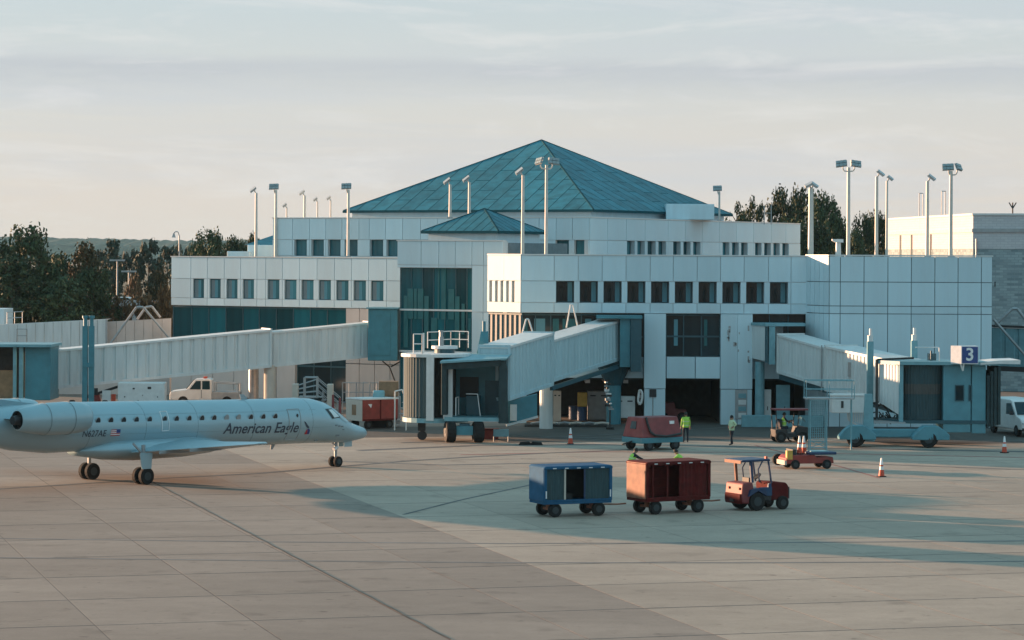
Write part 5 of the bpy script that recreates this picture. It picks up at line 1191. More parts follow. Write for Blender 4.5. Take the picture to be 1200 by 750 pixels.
MB().tube((.35,0,.95),(.12,0,1.2), .02).tube((.12,0,1.19),(.10,0,1.215), .17, n=12).build('steering_wheel', rubber, t2)
for k in range(3): MB().path([(.55,-.5+k*.1,1.0),(.75,-.3+k*.2,1.5),(1.0,-.2+k*.1,1.2)], .04).build('hose', teal_light, t2)
dp = person('person with yellow vest driving the small dark tug', 0, 0, 10, 1.72, cloth_dark, cloth_dark, {'feet': ((.35,0),(.3,0)), 'arms': (((.16,.03,-.2),(.22,-.02,.03)), ((.16,-.03,-.2),(.22,.02,.03))), 'vest': hivis}, base=Vector((t2.location.x-.28, t2.location.y-.1, 0)))
dp.location.z = .02
# ------------------------------------------------------------------ vehicles and gear under and behind the bridges
vn = thing('van', 'white van facing the apron at the far right beside the gate cab', 'van', (at(1192,0,173).x+.3, 173, 0), R(-78))
MB().xprism([(-3.2,.4),(-3.2,2.05),(-2.9,2.2),(.75,2.2),(1.0,2.12),(1.75,1.28),(2.45,1.08),(2.6,.9),(2.62,.42)], -.95, .95).build('body', white_metal, vn, bevel=.07)
MB().add([(1.03,-.80,2.04),(1.03,.80,2.04),(1.72,.86,1.32),(1.72,-.86,1.32),(1.06,-.80,2.06),(1.06,.80,2.06),(1.77,.86,1.34),(1.77,-.86,1.34)], [(0,3,2,1),(4,5,6,7),(0,1,5,4),(1,2,6,5),(2,3,7,6),(3,0,4,7)]).build('windshield', glass_dark, vn)
for sy in (-1, 1):
    MB().xprism([(.15,1.3),(.2,1.95),(.95,1.98),(1.5,1.32)], sy*.955-.01, sy*.955+.01).build('side_window', glass_dark, vn)
    MB().add([(2.46,sy*.62,.98),(2.46,sy*.92,.98),(2.62,sy*.90,.80),(2.64,sy*.60,.80),(2.48,sy*.62,.99),(2.48,sy*.92,.99),(2.64,sy*.90,.81),(2.66,sy*.60,.81)], [(0,1,2,3),(4,5,6,7),(0,1,5,4),(1,2,6,5),(2,3,7,6),(3,0,4,7)]).build('headlight', galv, vn)
    MB().box(1.35,sy*1.12-.1,1.3,1.45,sy*1.12+.1,1.55).build('mirror', black_metal, vn)
MB().box(2.6,-.55,.62,2.65,.55,.86).build('grille', black_metal, vn); MB().box(2.58,-.9,.36,2.68,.9,.55).build('bumper', black_metal, vn)
wheels4(vn, (-2.1, 1.75), .84, .36, .24)
pk = thing('pickup_truck', 'white pickup truck with amber beacon beyond the jet under the long bridge', 'pickup truck', (at(243,0,199.5).x, 200.6, 0), R(181))
MB().xprism([(-2.4,.5),(-2.4,1.05),(-.45,1.05),(-.4,.5)], -.92, .92).build('truck_bed', galv, pk, bevel=.04)
MB().xprism([(-.42,.45),(-.42,1.9),(-.2,1.98),(.75,1.95),(1.35,1.22),(2.45,1.08),(2.55,.9),(2.55,.45)], -.92, .92).build('cab', white_metal, pk, bevel=.06)
for sy in (-1, 1):
    MB().xprism([(-.3,1.22),(-.28,1.82),(.25,1.82),(.25,1.22)], sy*.925-.01, sy*.925+.01).build('side_window', glass_dark, pk); MB().xprism([(.35,1.22),(.35,1.82),(.68,1.82),(1.15,1.22)], sy*.925-.01, sy*.925+.01).build('side_window', glass_dark, pk)
    MB().xprism([(.28,.6),(.28,1.2),(.33,1.2),(.33,.6)], sy*.926-.008, sy*.926+.008).build('door_seam', aero_line, pk)
MB().add([(.80,-.8,1.90),(.80,.8,1.90),(1.36,.82,1.24),(1.36,-.82,1.24),(.83,-.8,1.92),(.83,.8,1.92),(1.40,.82,1.26),(1.40,-.82,1.26)], [(0,3,2,1),(4,5,6,7),(0,1,5,4),(1,2,6,5),(2,3,7,6),(3,0,4,7)]).build('windshield', glass_dark, pk)
MB().box(.0,-.5,1.97,.2,.5,2.1).build('beacon', orange_plastic, pk); MB().path([(-.6,-.8,1.05),(-.6,-.8,1.7),(-2.3,-.8,1.6),(-2.3,-.8,1.05)], .04).path([(-.6,.8,1.05),(-.6,.8,1.7),(-2.3,.8,1.6),(-2.3,.8,1.05)], .04).build('ladder_rack', galv, pk)
wheels4(pk, (-1.5, 1.6), .8, .38, .26)
gb = thing('ground_power_cart', 'white boxy power cart standing under the long bridge behind the jet', 'power cart', (at(167,0,189).x, 190, 0), R(2))
hw = (at(195,0,189).x-at(140,0,189).x)/2
MB().box(-hw,-.8,.55,hw,.8,2.15).build('housing', white_metal, gb, bevel=.06)
for x, z, a, b in ((-1.1,1.2,.08,.08),(-.5,1.75,.14,.10),(.55,1.8,.24,.16),(.1,1.3,.05,.07),(1.1,1.2,.06,.08),(-.2,.95,.05,.05)): piece('vent', unit(black_metal), gb, (x,-.805,z), sc=(a,.02,b))
MB().box(-hw,-.82,.42,hw,.82,.55).build('chassis', red_dark, gb); wheels4(gb, (-1, 1), .66, .3, .2)
rd = thing('belt_loader', 'red belt loader parked behind the jet next to the white power cart', 'belt loader', (at(122,0,189).x, 190, 0), R(6))
MB().xprism([(-.95,.35),(-.95,1.25),(-.3,1.3),(-.2,.8),(.9,.75),(.95,.35)], -.6, .6).build('body', red_paint, rd, bevel=.04)
MB().beam((-1.1,.2,1.15),(1.3,.2,1.95), .6, .16).build('belt', dark_wall, rd); MB().box(-.8,-.62,1.3,-.4,-.3,1.75).build('seat', black_metal, rd); MB().box(-.1,-.66,.82,.45,-.4,1.6).build('side_box', white_metal, rd); MB().box(.5,-.63,.8,.8,-.4,1.35).build('lamp_box', orange_plastic, rd)
wheels4(rd, (-.6, .6), .5, .3, .2)
# boarding stairs behind the nose of the jet
st = thing('boarding_stairs', 'grey railed boarding stairs behind the nose of the jet', 'stairs', (at(378,0,184).x, 185, 0), 0)
def LX(px): return at(px,0,184).x
S0 = Vector((0,0,0))
q = MB()
for k in range(7): x = LX(374)+k*(LX(398)-LX(374))/6; q.box(x,184.6,1.45-k*.2,x+.3,185.6,1.49-k*.2)
q.build('treads', galv, st, world=True)
MB().box(LX(352),184.5,1.42,LX(375),185.7,1.52).build('platform', galv, st, world=True)
for y in (184.5, 185.7):
    MB().path([(LX(358),y,1.5),(LX(358),y,2.75),(LX(373),y,2.75),(LX(373),y,1.5)], .045).build('railing', galv, st, world=True)
    for h in (.35, .75, 1.15): MB().path([(LX(348),y,1.5+h*.6),(LX(374),y,1.5+h),(LX(400),y,.25+h)], .03, n=5).build('handrail', galv, st, world=True)
    for px in (349, 380, 388, 397): MB().tube((LX(px),y,.2),(LX(px),y,2.2 if px < 375 else 1.9-(px-380)*.05), .03, n=5).build('post', galv, st, world=True)
for px in (348, 389): MB().box(LX(px-3.5),184.2,.3,LX(px+3.5),184.9,2.35).build('counterweight', cream_wall, st, world=True, bevel=.04)
MB().box(LX(350),184.4,.35,LX(392),185.8,.6).build('chassis', red_paint, st, world=True)
for px in (394.5, 402.5):
    bo = thing('bollard', f'slim red post {"nearer the stairs" if px < 400 else "between the stairs and the red box cart"}', 'bollard', (LX(px)+.0, 182.5, 0), 0, 'red posts by the boarding stairs')
    MB().tube((0,0,0),(0,0,1.75 if px < 400 else 1.55), .11, .07, n=10).build('post', red_faded, bo); MB().tube((0,0,0),(0,0,.06), .24, n=12).build('base', rubber, bo)
# fence and crates at the foot of the glazed tower
fn = thing('rail_fence', 'low galvanised rail fence in front of the lower white wall', 'fence', (LX(425), 193, 0))
q_ = [(at(p,0,193).x, 193) for p in range(404, 470, 8)]
for x, y in q_: MB().tube((x,y,0),(x,y,2.1), .04, n=6).build('post', galv, fn, world=True)
for h in (.7, 1.4, 2.05): MB().tube((q_[0][0],193,h),(q_[-1][0],193,h), .03, n=6).build('rail', galv, fn, world=True)
cr_ = thing('crate', 'brown cardboard crate behind the red box cart', 'crate', (at(458,0,178).x, 178, 0))
MB().box(-.6,-.5,1.9,.6,.5,2.85).build('box', brown_crate, cr_, bevel=.03); MB().box(-.75,-.55,0,.75,.55,1.88).build('stand', galv, cr_)
wb = thing('water_tank', 'small pale blue tank beside the brown crate', 'tank', (at(446.5,0,177).x, 177, 0))
MB().box(-.36,-.35,1.75,.36,.35,2.3).build('tank', teal_light, wb, bevel=.08); MB().box(-.5,-.4,0,.5,.4,1.74).build('stand', black_metal, wb)
ld = thing('step_ladder', 'white framed step ladder left of the curved shutter', 'ladder', (at(472,0,174).x, 174, 0))
q = MB()
for y in (-.3, .3): q.path([(-.35,y,0),(-.35,y,2.4),(.1,y,2.5),(.35,y,1.9),(.35,y,0)], .035)
q.build('frame', white_metal, ld)
for k in range(5): MB().box(-.3+k*.1,-.3,.3+k*.35,-.05+k*.1,.3,.34+k*.35).build('step', galv, ld)
# things under the concourse
def barrel(px, d, m, top, label):
    x = at(px,0,d).x; b = thing('barrel', label, 'barrel', (x, d, 0), 0, 'drums under the concourse')
    MB().tube((0,0,0),(0,0,.9), .33, n=16).tube((0,0,.28),(0,0,.32), .345, n=16).tube((0,0,.58),(0,0,.62), .345, n=16).build('drum', m, b)
    if top: MB().box(-.32,-.3,.91,.32,.3,1.85).build('load', top, b, bevel=.05)
barrel(685, 185.5, barrel_blue, yellow_paint, 'blue drum with an amber bag on top under the concourse')
barrel(675, 186.5, barrel_blue, None, 'plain blue drum just left of the one with the amber bag')
def cabinet(px0, px1, d, zt_, m, label, name='cabinet', leg=True):
    a, b = at(px0,0,d).x, at(px1,0,d).x; c = thing(name, label, name.replace('_',' '), ((a+b)/2, d, 0)); w_ = (b-a)/2
    z0 = .35 if leg else 0
    MB().box(-w_,-.4,z0,w_,.5,zt_).build('body', m, c, bevel=.03)
    for sx in (-1, 1): MB().box(sx*w_*.5-w_*.46,-.43,z0+.08,sx*w_*.5+w_*.46,-.402,zt_-.08).build('door', m, c); piece('handle', unit(black_metal), c, (sx*w_*.5, -.44, zt_-.3), sc=(w_*.5,.02,.08))
    if leg:
        for sx in (-1, 1): wheel_parts(c, (sx*w_*.7,-.3,.17),(0,1,0),.17,.1,I4)
    return c
cabinet(722.5, 746.5, 182.6, 1.75, white_metal, 'white two door wheeled cabinet under the middle bridge beside the pillar')
cabinet(691, 716, 186.5, 1.9, galv, 'grey scuffed metal locker in the shade under the concourse', 'locker', False)
cabinet(651, 660, 184.5, 2.0, cream_wall, 'narrow cream locker beside the bridge column', 'locker', False)
ps = thing('hose_post', 'slender post with black and white markings standing under the middle bridge', 'post', (at(717.5,0,176).x, 176, 0))
MB().tube((0,0,.12),(0,0,1.2), .05, n=8).build('post', black_metal, ps); MB().tube((0,0,0),(0,0,.12), .25, n=14).build('base', rubber, ps)
rr3 = random.Random(5)
for k in range(16): z = 1.2+k*.12; piece('marking', unit(sign_white if rr3.random() < .4 else (black_metal if rr3.random() < .6 else galv)), ps, (rr3.uniform(-.13,.13)-.012*k, rr3.uniform(-.06,.06), z+.06), rz=rr3.uniform(-.5,.5), sc=(rr3.uniform(.1,.34),.13,rr3.uniform(.08,.16)))
hz = thing('hose_reel', 'white hose coil hanging on the left pillar', 'hose', (at(753,0,181).x, 181.3, 1.2))
MB().path([(.13*math.cos(t)+.03*math.sin(3*t), -.02*i/6, .55+.45*math.sin(t)+.05*math.cos(2.3*t)) for i, t in enumerate([j*math.pi/5 for j in range(24)])], .07, n=7).build('hose', white_metal, hz)
MB().box(-.1,.0,.5,.1,.35,.7).build('bracket', galv, hz)
gm = thing('pillar_box', 'dark meter box fixed on the left pillar', 'meter box', (at(768,0,181.4).x, 181.7, 1.75)); MB().box(-.22,0,0,.22,.1,.5).build('box', black_metal, gm); MB().tube((0,.05,-1.2),(0,.05,0), .03).build('conduit', galv, gm)
pl = thing('pallet', 'pallet of pale hoses lying under the concourse', 'pallet', (at(666,0,177.5).x, 178.5, 0))
MB().box(-2.6,-.5,.0,2.6,.5,.14).build('deck', dark_wall, pl)
for k in range(6): x = -2.2+k*.8; MB().path([(x,-.45,.22),(x+.5,-.2,.28),(x+1.0,-.4,.22)], .07).build('hose', cream_wall if k % 2 else galv, pl)
mt_ = thing('rubber_mat', 'black rubber chock lying on the apron by the traffic cone', 'chock', tuple(on_ground(622, 521.5))); MB().xprism([(-.7,0),(-.6,.16),(-.1,.2),(0,.1),(.1,.2),(.6,.16),(.7,0)], -.2, .2).build('block', rubber, mt_)
gk = thing('fuel_bowl', 'teal step stool beside the tug wheels under the middle cab', 'step stool', (at(590,0,164).x, 164, 0)); MB().box(-.45,-.3,.62,.45,.3,.7).build('top', teal_light, gk); MB().box(-.45,-.3,.3,.45,-.28,.62).build('panel', teal_light, gk)
for sx in (-.42,.42):
    for sy in (-.27,.27): MB().tube((sx,sy,0),(sx,sy,.62), .03).build('leg', galv, gk)
rb_ = thing('tool_crate', 'red tool crate on the ground behind the middle bridge wheels', 'crate', (at(576,0,166).x, 166, 0)); MB().box(-.55,-.3,0,.55,.3,.55).build('box', red_paint, rb_, bevel=.03); MB().box(-.57,-.32,.55,.57,.32,.62).build('lid', red_dark, rb_)
pd = thing('parked_tug', 'dim reddish tug parked inside the dark garage opening', 'tug', (at(792,0,184).x, 185.5, 0)); MB().xprism([(-.9,.3),(-.9,1.2),(.1,1.25),(.2,.8),(.9,.75),(.95,.3)], -.55, .55).build('body', red_faded, pd, bevel=.05); wheels4(pd, (-.6,.6), .5, .3, .2)
# maintenance stand beside the right bridge
ms = thing('maintenance_stand', 'tall teal mesh maintenance stand beside the right bridge', 'stand', (at(962,0,158).x, 158, 0))
hx_ = .46
for sx in (-1, 1):
    for sy in (0, .8): MB().box(sx*hx_-.03,sy-.03,0,sx*hx_+.03,sy+.03,2.85).build('post', teal_light, ms)
q = MB()
for k in range(24): z = .55+k*.095; q.box(-hx_,-.015,z,hx_,.015,z+.022)
for k in range(9): x = -hx_+k*hx_*2/8; q.box(x-.008,-.02,.5,x+.008,.02,2.8)
o = q.build('mesh_panel', teal_light, ms); o['kind'] = 'stuff'
for z in (.15, .5, 2.82): MB().beam((-hx_,0,z),(hx_,0,z), .05).build('rail', teal_light, ms)
MB().beam((-hx_,0,.15),(hx_,0,.5), .04).build('brace', teal_light, ms); MB().beam((hx_,.02,.15),(-hx_,.02,.5), .04).build('brace', teal_light, ms)
MB().box(-hx_-.3,-.05,2.85,2.0,1.2,2.93).build('platform', galv, ms)
for y in (-.02, 1.17): MB().path([(-.7,y,2.9),(-.7,y,3.9),(2.0,y,3.9),(2.0,y,2.9)], .025).path([(-.7,y,3.4),(2.0,y,3.4)], .02).path([(.6,y,2.9),(.6,y,3.9)], .02).build('railing', teal_light, ms)
MB().tube((1.9,.6,0),(1.9,.6,2.85), .05).build('prop', teal_light, ms)
for px0, px1, zt_, m_, lab in ((894,906,2.3,white_metal,'white electrical cabinet at the dark opening under the right bridge'),(912,928,2.6,teal_light,'pale teal door leaf standing at the dark opening'),): 
    d_ = 181.2; a, b = at(px0,0,d_).x, at(px1,0,d_).x; c = thing('electrical_cabinet' if m_ is white_metal else 'door_leaf', lab, 'cabinet' if m_ is white_metal else 'door', ((a+b)/2, d_, 0)); MB().box(-(b-a)/2,-.15,.0,(b-a)/2,.15,zt_).build('panel', m_, c, bevel=.02); piece('handle', unit(black_metal), c, (.1,-.16,1.1), sc=(.05,.04,.25))
lwb = thing('low_wall', 'low teal plinth under the right bridge rotunda', 'wall', (at(920,0,179).x, 179.3, 0)); MB().box(-2.6,-.2,0,2.6,.2,.75).build('plinth', teal_light, lwb, bevel=.02)
MB().tube((at(893,0,180.5).x,180.6,0),(at(893,0,180.5).x,180.6,4.1), .3, n=14).build('column', teal_light, bc, world=True)

# ------------------------------------------------------------------ another bridge and the brick building at the right edge
b4 = bridge('grey ribbed bridge half hidden beyond the white block at far right', (32, 192, 0))
pA, pB_ = at(1150,432,192), at(1290,438,190)
tunnel(b4, pA+Vector((0,1.2,.2)), pB_+Vector((0,1.2,.2)), 2.0, 2.75, m=teal_light, pitch=.9, deep=.08)
MB().beam(pA+Vector((0,.1,.06)), pB_+Vector((0,.1,.06)), .16, .34).build('under_beam', black_metal, b4, world=True)
MB().beam(pA+Vector((0,.1,2.95)), pB_+Vector((0,.1,2.95)), .12, .14).build('roof_edge', black_metal, b4, world=True)
MB().path([at(1166,381,191), at(1186,362,191), at(1192,362,191), at(1215,392,191)], .11, n=8).path([at(1164,374,190.8), at(1215,432,190.8)], .09, n=8).build('pipe_frame', galv, b4, world=True)
for px in (1158, 1240): MB().tube((at(px,0,192).x,193.2,0),(at(px,0,192).x,193.2,pA.z+.2), .3, n=12).build('column', galv, b4, world=True)
def brick_mat(name, c1_, c2_, cm_):
    m = bpy.data.materials.new(name); m.use_nodes = True; n = m.node_tree.nodes; l = m.node_tree.links; b = n['Principled BSDF']; b.inputs['Roughness'].default_value = .9
    t = n.new('ShaderNodeTexCoord'); br = n.new('ShaderNodeTexBrick'); sp_ = n.new('ShaderNodeSeparateXYZ'); ad = n.new('ShaderNodeMath'); ad.operation = 'ADD'; cb = n.new('ShaderNodeCombineXYZ')
    l.new(t.outputs['Object'], sp_.inputs[0]); l.new(sp_.outputs[0], ad.inputs[0]); l.new(sp_.outputs[1], ad.inputs[1]); l.new(ad.outputs[0], cb.inputs[0]); l.new(sp_.outputs[2], cb.inputs[1])
    l.new(cb.outputs[0], br.inputs['Vector']); br.inputs['Color1'].default_value = (*c1_,1); br.inputs['Color2'].default_value = (*c2_,1); br.inputs['Mortar'].default_value = (*cm_,1)
    br.inputs['Scale'].default_value = 1.0; br.inputs['Brick Width'].default_value = .42; br.inputs['Row Height'].default_value = .21; br.inputs['Mortar Size'].default_value = .018; br.inputs['Bias'].default_value = -.1
    l.new(br.outputs['Color'], b.inputs['Base Color']); bp = n.new('ShaderNodeBump'); bp.inputs['Strength'].default_value = .5; bp.inputs['Distance'].default_value = .03; l.new(br.outputs['Fac'], bp.inputs['Height']); bp.invert = True; l.new(bp.outputs[0], b.inputs['Normal'])
    return m
brick_pale = brick_mat('brick_pale', (.33,.41,.43), (.17,.23,.25), (.25,.30,.31)); brick_band = brick_mat('brick_band', (.56,.56,.57), (.50,.50,.52), (.46,.46,.48))
bk = thing('brick_building', 'large brick block with sunlit side wall behind the white panelled wing', 'building', (38, 245, 0))
k0 = Vector((at(1142,0,230).x, 230)); kL = Vector((xat(1040,262), 262)); kR = Vector((xat(1330,226), 226.5))
zt_ = 14.35
def prismb(name, m, z0, z1, out=0.0):
    pts = [k0 + Vector((-out,-out)), kR + Vector((out,-out)), kR + Vector((0,40)), kL + Vector((10,6)), kL + Vector((-out,out))]
    return MB().prism(pts, z0, z1).build(name, m, bk, world=True)
prismb('wall', brick_pale, 0, 11.6); prismb('band', brick_band, 11.6, 12.95, .03); prismb('cornice', galv, 12.95, 13.25, .12); prismb('parapet', brick_band, 13.25, zt_-.02, .02); prismb('coping', white_metal, zt_-.02, zt_+.14, .1)
nn_ = (kL-k0).normalized()
for t in (.22,.45,.68,.82): p = k0 + (kL-k0)*t; MB().beam((p.x-.12,p.y,9.5),(p.x-.12,p.y,12.9), .12).build('downpipe', cream_wall, bk, world=True)
for t, h in ((.60,1.1),(.34,.9)): p = k0 + (kL-k0)*t; MB().path([(p.x,p.y,12.6),(p.x,p.y,zt_+2.2),(p.x+.4,p.y+.6,zt_+2.2),(p.x+.4,p.y+.6,zt_)], .04).build('roof_ladder', galv, bk, world=True)
p = at(1188,0,233); MB().path([(p.x,233,zt_),(p.x,233,zt_+1.1)], .06).path([(p.x-.3,233,zt_+1.1),(p.x,233,zt_+.6),(p.x+.3,233,zt_+1.1)], .05).build('roof_vent', black_metal, bk, world=True)
p = at(1168.5,333,229.4); MB().box(p.x-.2,229.5,p.z-.2,p.x+.25,229.95,p.z+.2).build('wall_lamp', black_metal, bk, world=True)
MB().tube((at(1146,0,229.6).x,229.7,6),(at(1146,0,229.6).x,229.7,12.4), .07).build('downpipe', galv, bk, world=True)

# ------------------------------------------------------------------ floodlight masts on the roofs
pg = 'floodlight masts on the terminal roofs'
lamp_glass = mat('lamp_glass', (.24,.31,.33), .3, var=.1); lamp_grey = mat('lamp_grey', (.36,.40,.42), .4, metal=.3); mast_white = mat('mast_white', (.55,.53,.49), .5, var=.08)
def mast(px, ptop, pbase, d, label, heads=(('s', -1),), r_=.115, zb=None, sc=.85):
    base = at(px, pbase, d); top = at(px, ptop, d).z; z0 = base.z if zb is None else zb
    m = thing('floodlight_mast', label, 'light mast', (base.x, d, z0), 0, pg); H_ = top - z0 - .35*sc
    MB().tube((0,0,0),(0,0,H_), r_, r_*.8, n=10).build('pole', mast_white, m); MB().box(-r_*1.7,-r_*1.7,0,r_*1.7,r_*1.7,.14).build('base_plate', galv, m)
    for kind, s in heads:
        if kind == 's':                                               # flood lamp on a short bent arm
            MB().path([(0,0,H_-.05),(s*.12*sc,0,H_+.08),(s*.16*sc,0,H_+.2)], .05, n=6).build('arm', mast_white, m)
            h = MB(); h.M = Matrix.Translation((s*.28*sc,-.05,H_+.28*sc)) @ Matrix.Rotation(s*R(38),4,'Y') @ Matrix.Rotation(R(20),4,'X')
            h.loft([[(-.36*sc,-.2*sc,-.06),(.30*sc,-.2*sc,-.06),(.30*sc,.2*sc,-.06),(-.36*sc,.2*sc,-.06)], [(-.30*sc,-.24*sc,.10),(.36*sc,-.24*sc,.10),(.36*sc,.24*sc,.10),(-.30*sc,.24*sc,.10)]]).build('lamp_head', lamp_grey, m)
        else:                                                         # panel of lamps on a forked arm
            x = s*.46*sc
            MB().path([(0,0,H_-.32*sc),(x*.75,0,H_-.28*sc),(x,0,H_-.1*sc),(x,0,H_+.08*sc)], .045, n=6).build('arm', mast_white, m)
            tilt = Matrix.Translation((x*1.25,0,H_+.30*sc)) @ Matrix.Rotation(R(18 if kind == 'p' else 60)*s,4,'Z') @ Matrix.Rotation(R(-25),4,'X') @ Matrix.Rotation(s*R(8),4,'Y')
            fr_ = MB(tilt).box(-.44*sc,.02,-.27*sc,.44*sc,.07,.27*sc).build('lamp_frame', galv, m)
            hd = MB().box(-.125*sc,-.09,-.11*sc,.125*sc,.0,.11*sc)
            for i in range(3):
                for j in range(2): MB(tilt @ Matrix.Translation(((i-1)*.28*sc,0,(j-.5)*.27*sc))).box(-.125*sc,-.09,-.11*sc,.125*sc,.015,.11*sc).build('lamp_head', lamp_glass, m)
    return m
S1 = (('s', -1),); P1 = (('p', -.35),)
mast(300, 221.5, 298.5, 214, 'mast nearest the left end of the left wing roof', S1, zb=10.5)
mast(323, 218, 300, 216, 'tall mast with lamp panel at the left corner of the upper storey', P1, zb=10.5)
mast(408, 217.5, 300, 211, 'mast with lamp panel standing in front of the upper left windows', P1, zb=10.6)
mast(336, 240, 256, 228, 'shortest bent mast just right of the upper left corner', (('s',-1),), .07, zb=13.6, sc=.6)
mast(357, 225, 256, 226, 'mast on upper roof, first to the right of the corner pair', S1, zb=13.6, sc=.8)
mast(372, 233, 256, 232, 'thin mast with bent head left of its thin twin on the upper roof', (('s',-1),), .07, zb=13.6, sc=.6)
mast(387.5, 231.5, 256, 232, 'thin mast with bent head closest to the big pyramid eave', (('s',-1),), .07, zb=13.6, sc=.6)
mast(527.5, 211.5, 258, 206, 'left mast of the pair in front of the big pyramid', S1, zb=13.5)
mast(550, 209, 255, 207, 'right mast of the pair in front of the big pyramid', S1, zb=13.5)
mast(612.5, 200, 296, 184.5, 'mast at the sunlit corner of the right wing roof', S1, zb=10.8)
mast(640, 188, 297, 186, 'tall forked mast with two lamp clusters rising before the pyramid', (('q', -1), ('p', 1)), zb=10.8)
mast(843, 220, 243, 222, 'short mast behind the white plant box at the pyramid eave', P1, .09, zb=13.6, sc=.8)
mast(950, 216, 300, 186, 'thick mast where the right wing meets the white block', (('s', -.7), ('s', .9)), .2, zb=10.8, sc=.8)
mast(994, 191, 298, 188, 'forked mast with two teal lamp panels on the white block', (('p', -1), ('p', 1)), .14, zb=10.8)
mast(1027, 202, 298, 190, 'single mast right of the forked one, its lamp facing right', (('s', 1),), .13, zb=10.8)
mast(1039, 208, 298, 195, 'thinner mast close beside the single one on the white block', (('s', 1),), .10, zb=10.8, sc=.7)
mast(1086.5, 207, 300, 184, 'single mast in front of the sunlit brick wall', (('s', 1),), .13, zb=10.8)
mast(1114, 195, 300, 183, 'mast with lamp panel and side arm near the right end of the white block', (('p', -.4), ('q', 1.0)), .14, zb=10.8)
vp = thing('vent_pipe', 'white flat-topped vent pipe on the roof of the white block', 'vent', (at(984,0,184).x, 184, 10.8)); MB().tube((0,0,0),(0,0,1.1), .2, .16, n=10).build('pipe', white_metal, vp); MB().xprism([(-.42,1.12),(-.42,1.22),(.3,1.22),(.3,1.0),(-.2,1.0)], -.25, .25).build('cowl', white_metal, vp)
sl_ = thing('street_lamp', 'slender lamp post with curved arm beyond the left end of the terminal', 'street lamp', (xat(210,232), 232, 0)); hz_ = at(210,272,232).z
MB().tube((0,0,0),(0,0,hz_-.3), .09, .06, n=8).build('pole', galv, sl_); MB().path([(0,0,hz_-.3),(-.1,0,hz_),(-.3,0,hz_+.05),(-.45,0,hz_-.1)], .04).build('arm', galv, sl_); MB().loft([[(-.6,-.12,hz_-.45),(-.3,-.12,hz_-.45),(-.3,.12,hz_-.45),(-.6,.12,hz_-.45)],[(-.5,-.06,hz_-.1),(-.4,-.06,hz_-.1),(-.4,.06,hz_-.1),(-.5,.06,hz_-.1)]]).build('lamp_head', galv, sl_)
for px, d, t_, lab in ((137.5,330,306,'twin headed car park lamp post between far trees'),(151,340,319,'car park light post above the orange bush')):
    p = at(px,t_,d); o = thing('car_park_lamp', lab, 'lamp post', (p.x, d, 0)); MB().tube((0,0,0),(0,0,p.z), .12, .08, n=8).build('pole', galv, o); MB().box(-.9,-.15,p.z,.9,.15,p.z+.2).build('lamp_arm', galv, o)
for px, lab in ((893, 'left'), (901, 'right')): pass
an = thing('roof_antenna', 'thin paired aerials on the right end of the upper storey', 'antenna', (xat(896,222), 222.5, 13.4)); MB().path([(0,0,0),(0,0,1.5)], .04).path([(.55,0,0),(.55,0,1.7)], .04).path([(0,0,.9),(.55,0,.9)], .03).build('mast', galv, an)

# ------------------------------------------------------------------ trees
def crown_mesh(name, seed, h, rad, m, n_cl=60, leaf=.22, per=46, low=.12, rag=.35, shape='round'):
    r = random.Random(seed); q = MB()
    for c in range(n_cl):
        t = low + (1-low)*(r.random()**.85)
        if shape == 'pine': prof = (max(.02, 1-((t-.62)/.42)**2))**.5 if t > .3 else .25+.4*t
        else: prof = max(.08, 1-abs((t-.50)/.53)**2.3)**.5
        a = r.random()*6.2832; rr_ = rad*prof*(r.random()**.45)*(1+r.uniform(-rag, rag)*.6)
        cx_, cy_, cz_ = rr_*math.cos(a), rr_*math.sin(a), h*t
        cr__ = rad*r.uniform(.17,.34)
        for k in range(per):
            v = Vector((r.gauss(0,1), r.gauss(0,1), r.gauss(0,.75))); v = v.normalized()*cr__*(r.random()**.4)
            p = Vector((cx_, cy_, cz_)) + v; n_ = (v.normalized()*.8 + Vector((r.gauss(0,.6), r.gauss(0,.6), r.gauss(0,.6)+.35))).normalized()
            a_ = n_.orthogonal().normalized(); b_ = n_.cross(a_); s = leaf*r.uniform(.6,1.35); th = r.random()*3.14
            a2 = a_*math.cos(th)+b_*math.sin(th); b2 = b_*math.cos(th)-a_*math.sin(th)
            i = len(q.v); q.v += [p-a2*s-b2*s*.55, p+a2*s-b2*s*.4, p+a2*s*.8+b2*s*.6, p-a2*s*.7+b2*s*.5]; q.f.append((i,i+1,i+2,i+3))
    return q.mesh(name, m)
def trunk_mesh(name, seed, h, r0):
    r = random.Random(seed); q = MB(); p = Vector((0,0,0)); n = 6
    for i in range(n):
        q2 = p + Vector((r.uniform(-.12,.12), r.uniform(-.12,.12), h*.9/n)); q.tube(p, q2, r0*(1-i/n*.8), r0*(1-(i+1)/n*.8), n=8); p = q2
        if i >= 1:
            for b in range(3): a = r.random()*6.28; L_ = h*.22*(1-i/n*.5); q.tube(p, p+Vector((L_*math.cos(a), L_*math.sin(a), L_*.55)), r0*.28, r0*.08, n=5)
    return q.mesh(name, bark)
TK = [trunk_mesh('trunk', 11+i, 1.0*12, .24) for i in range(3)]
CR = {
 'dense': [crown_mesh('crown', 21+i, 12, 3.8, fol_pine, 120, .17, 75, .10) for i in range(3)],
 'autumn': [crown_mesh('crown', 31+i, 12, 3.6, fol_autumn, 95, .18, 60, .12) for i in range(2)],
 'pine': [crown_mesh('crown', 41+i, 12, 3.2, fol_pine, 46, .17, 70, .42, .6, 'pine') for i in range(3)],
 'far': [crown_mesh('crown', 51+i, 12, 3.6, fol_far, 60, .28, 45, .08) for i in range(2)],
 'shrub': [crown_mesh('crown', 61+i, 12, 6.0, fol_shrub, 60, .36, 45, .02) for i in range(2)],
}
tn = [0]
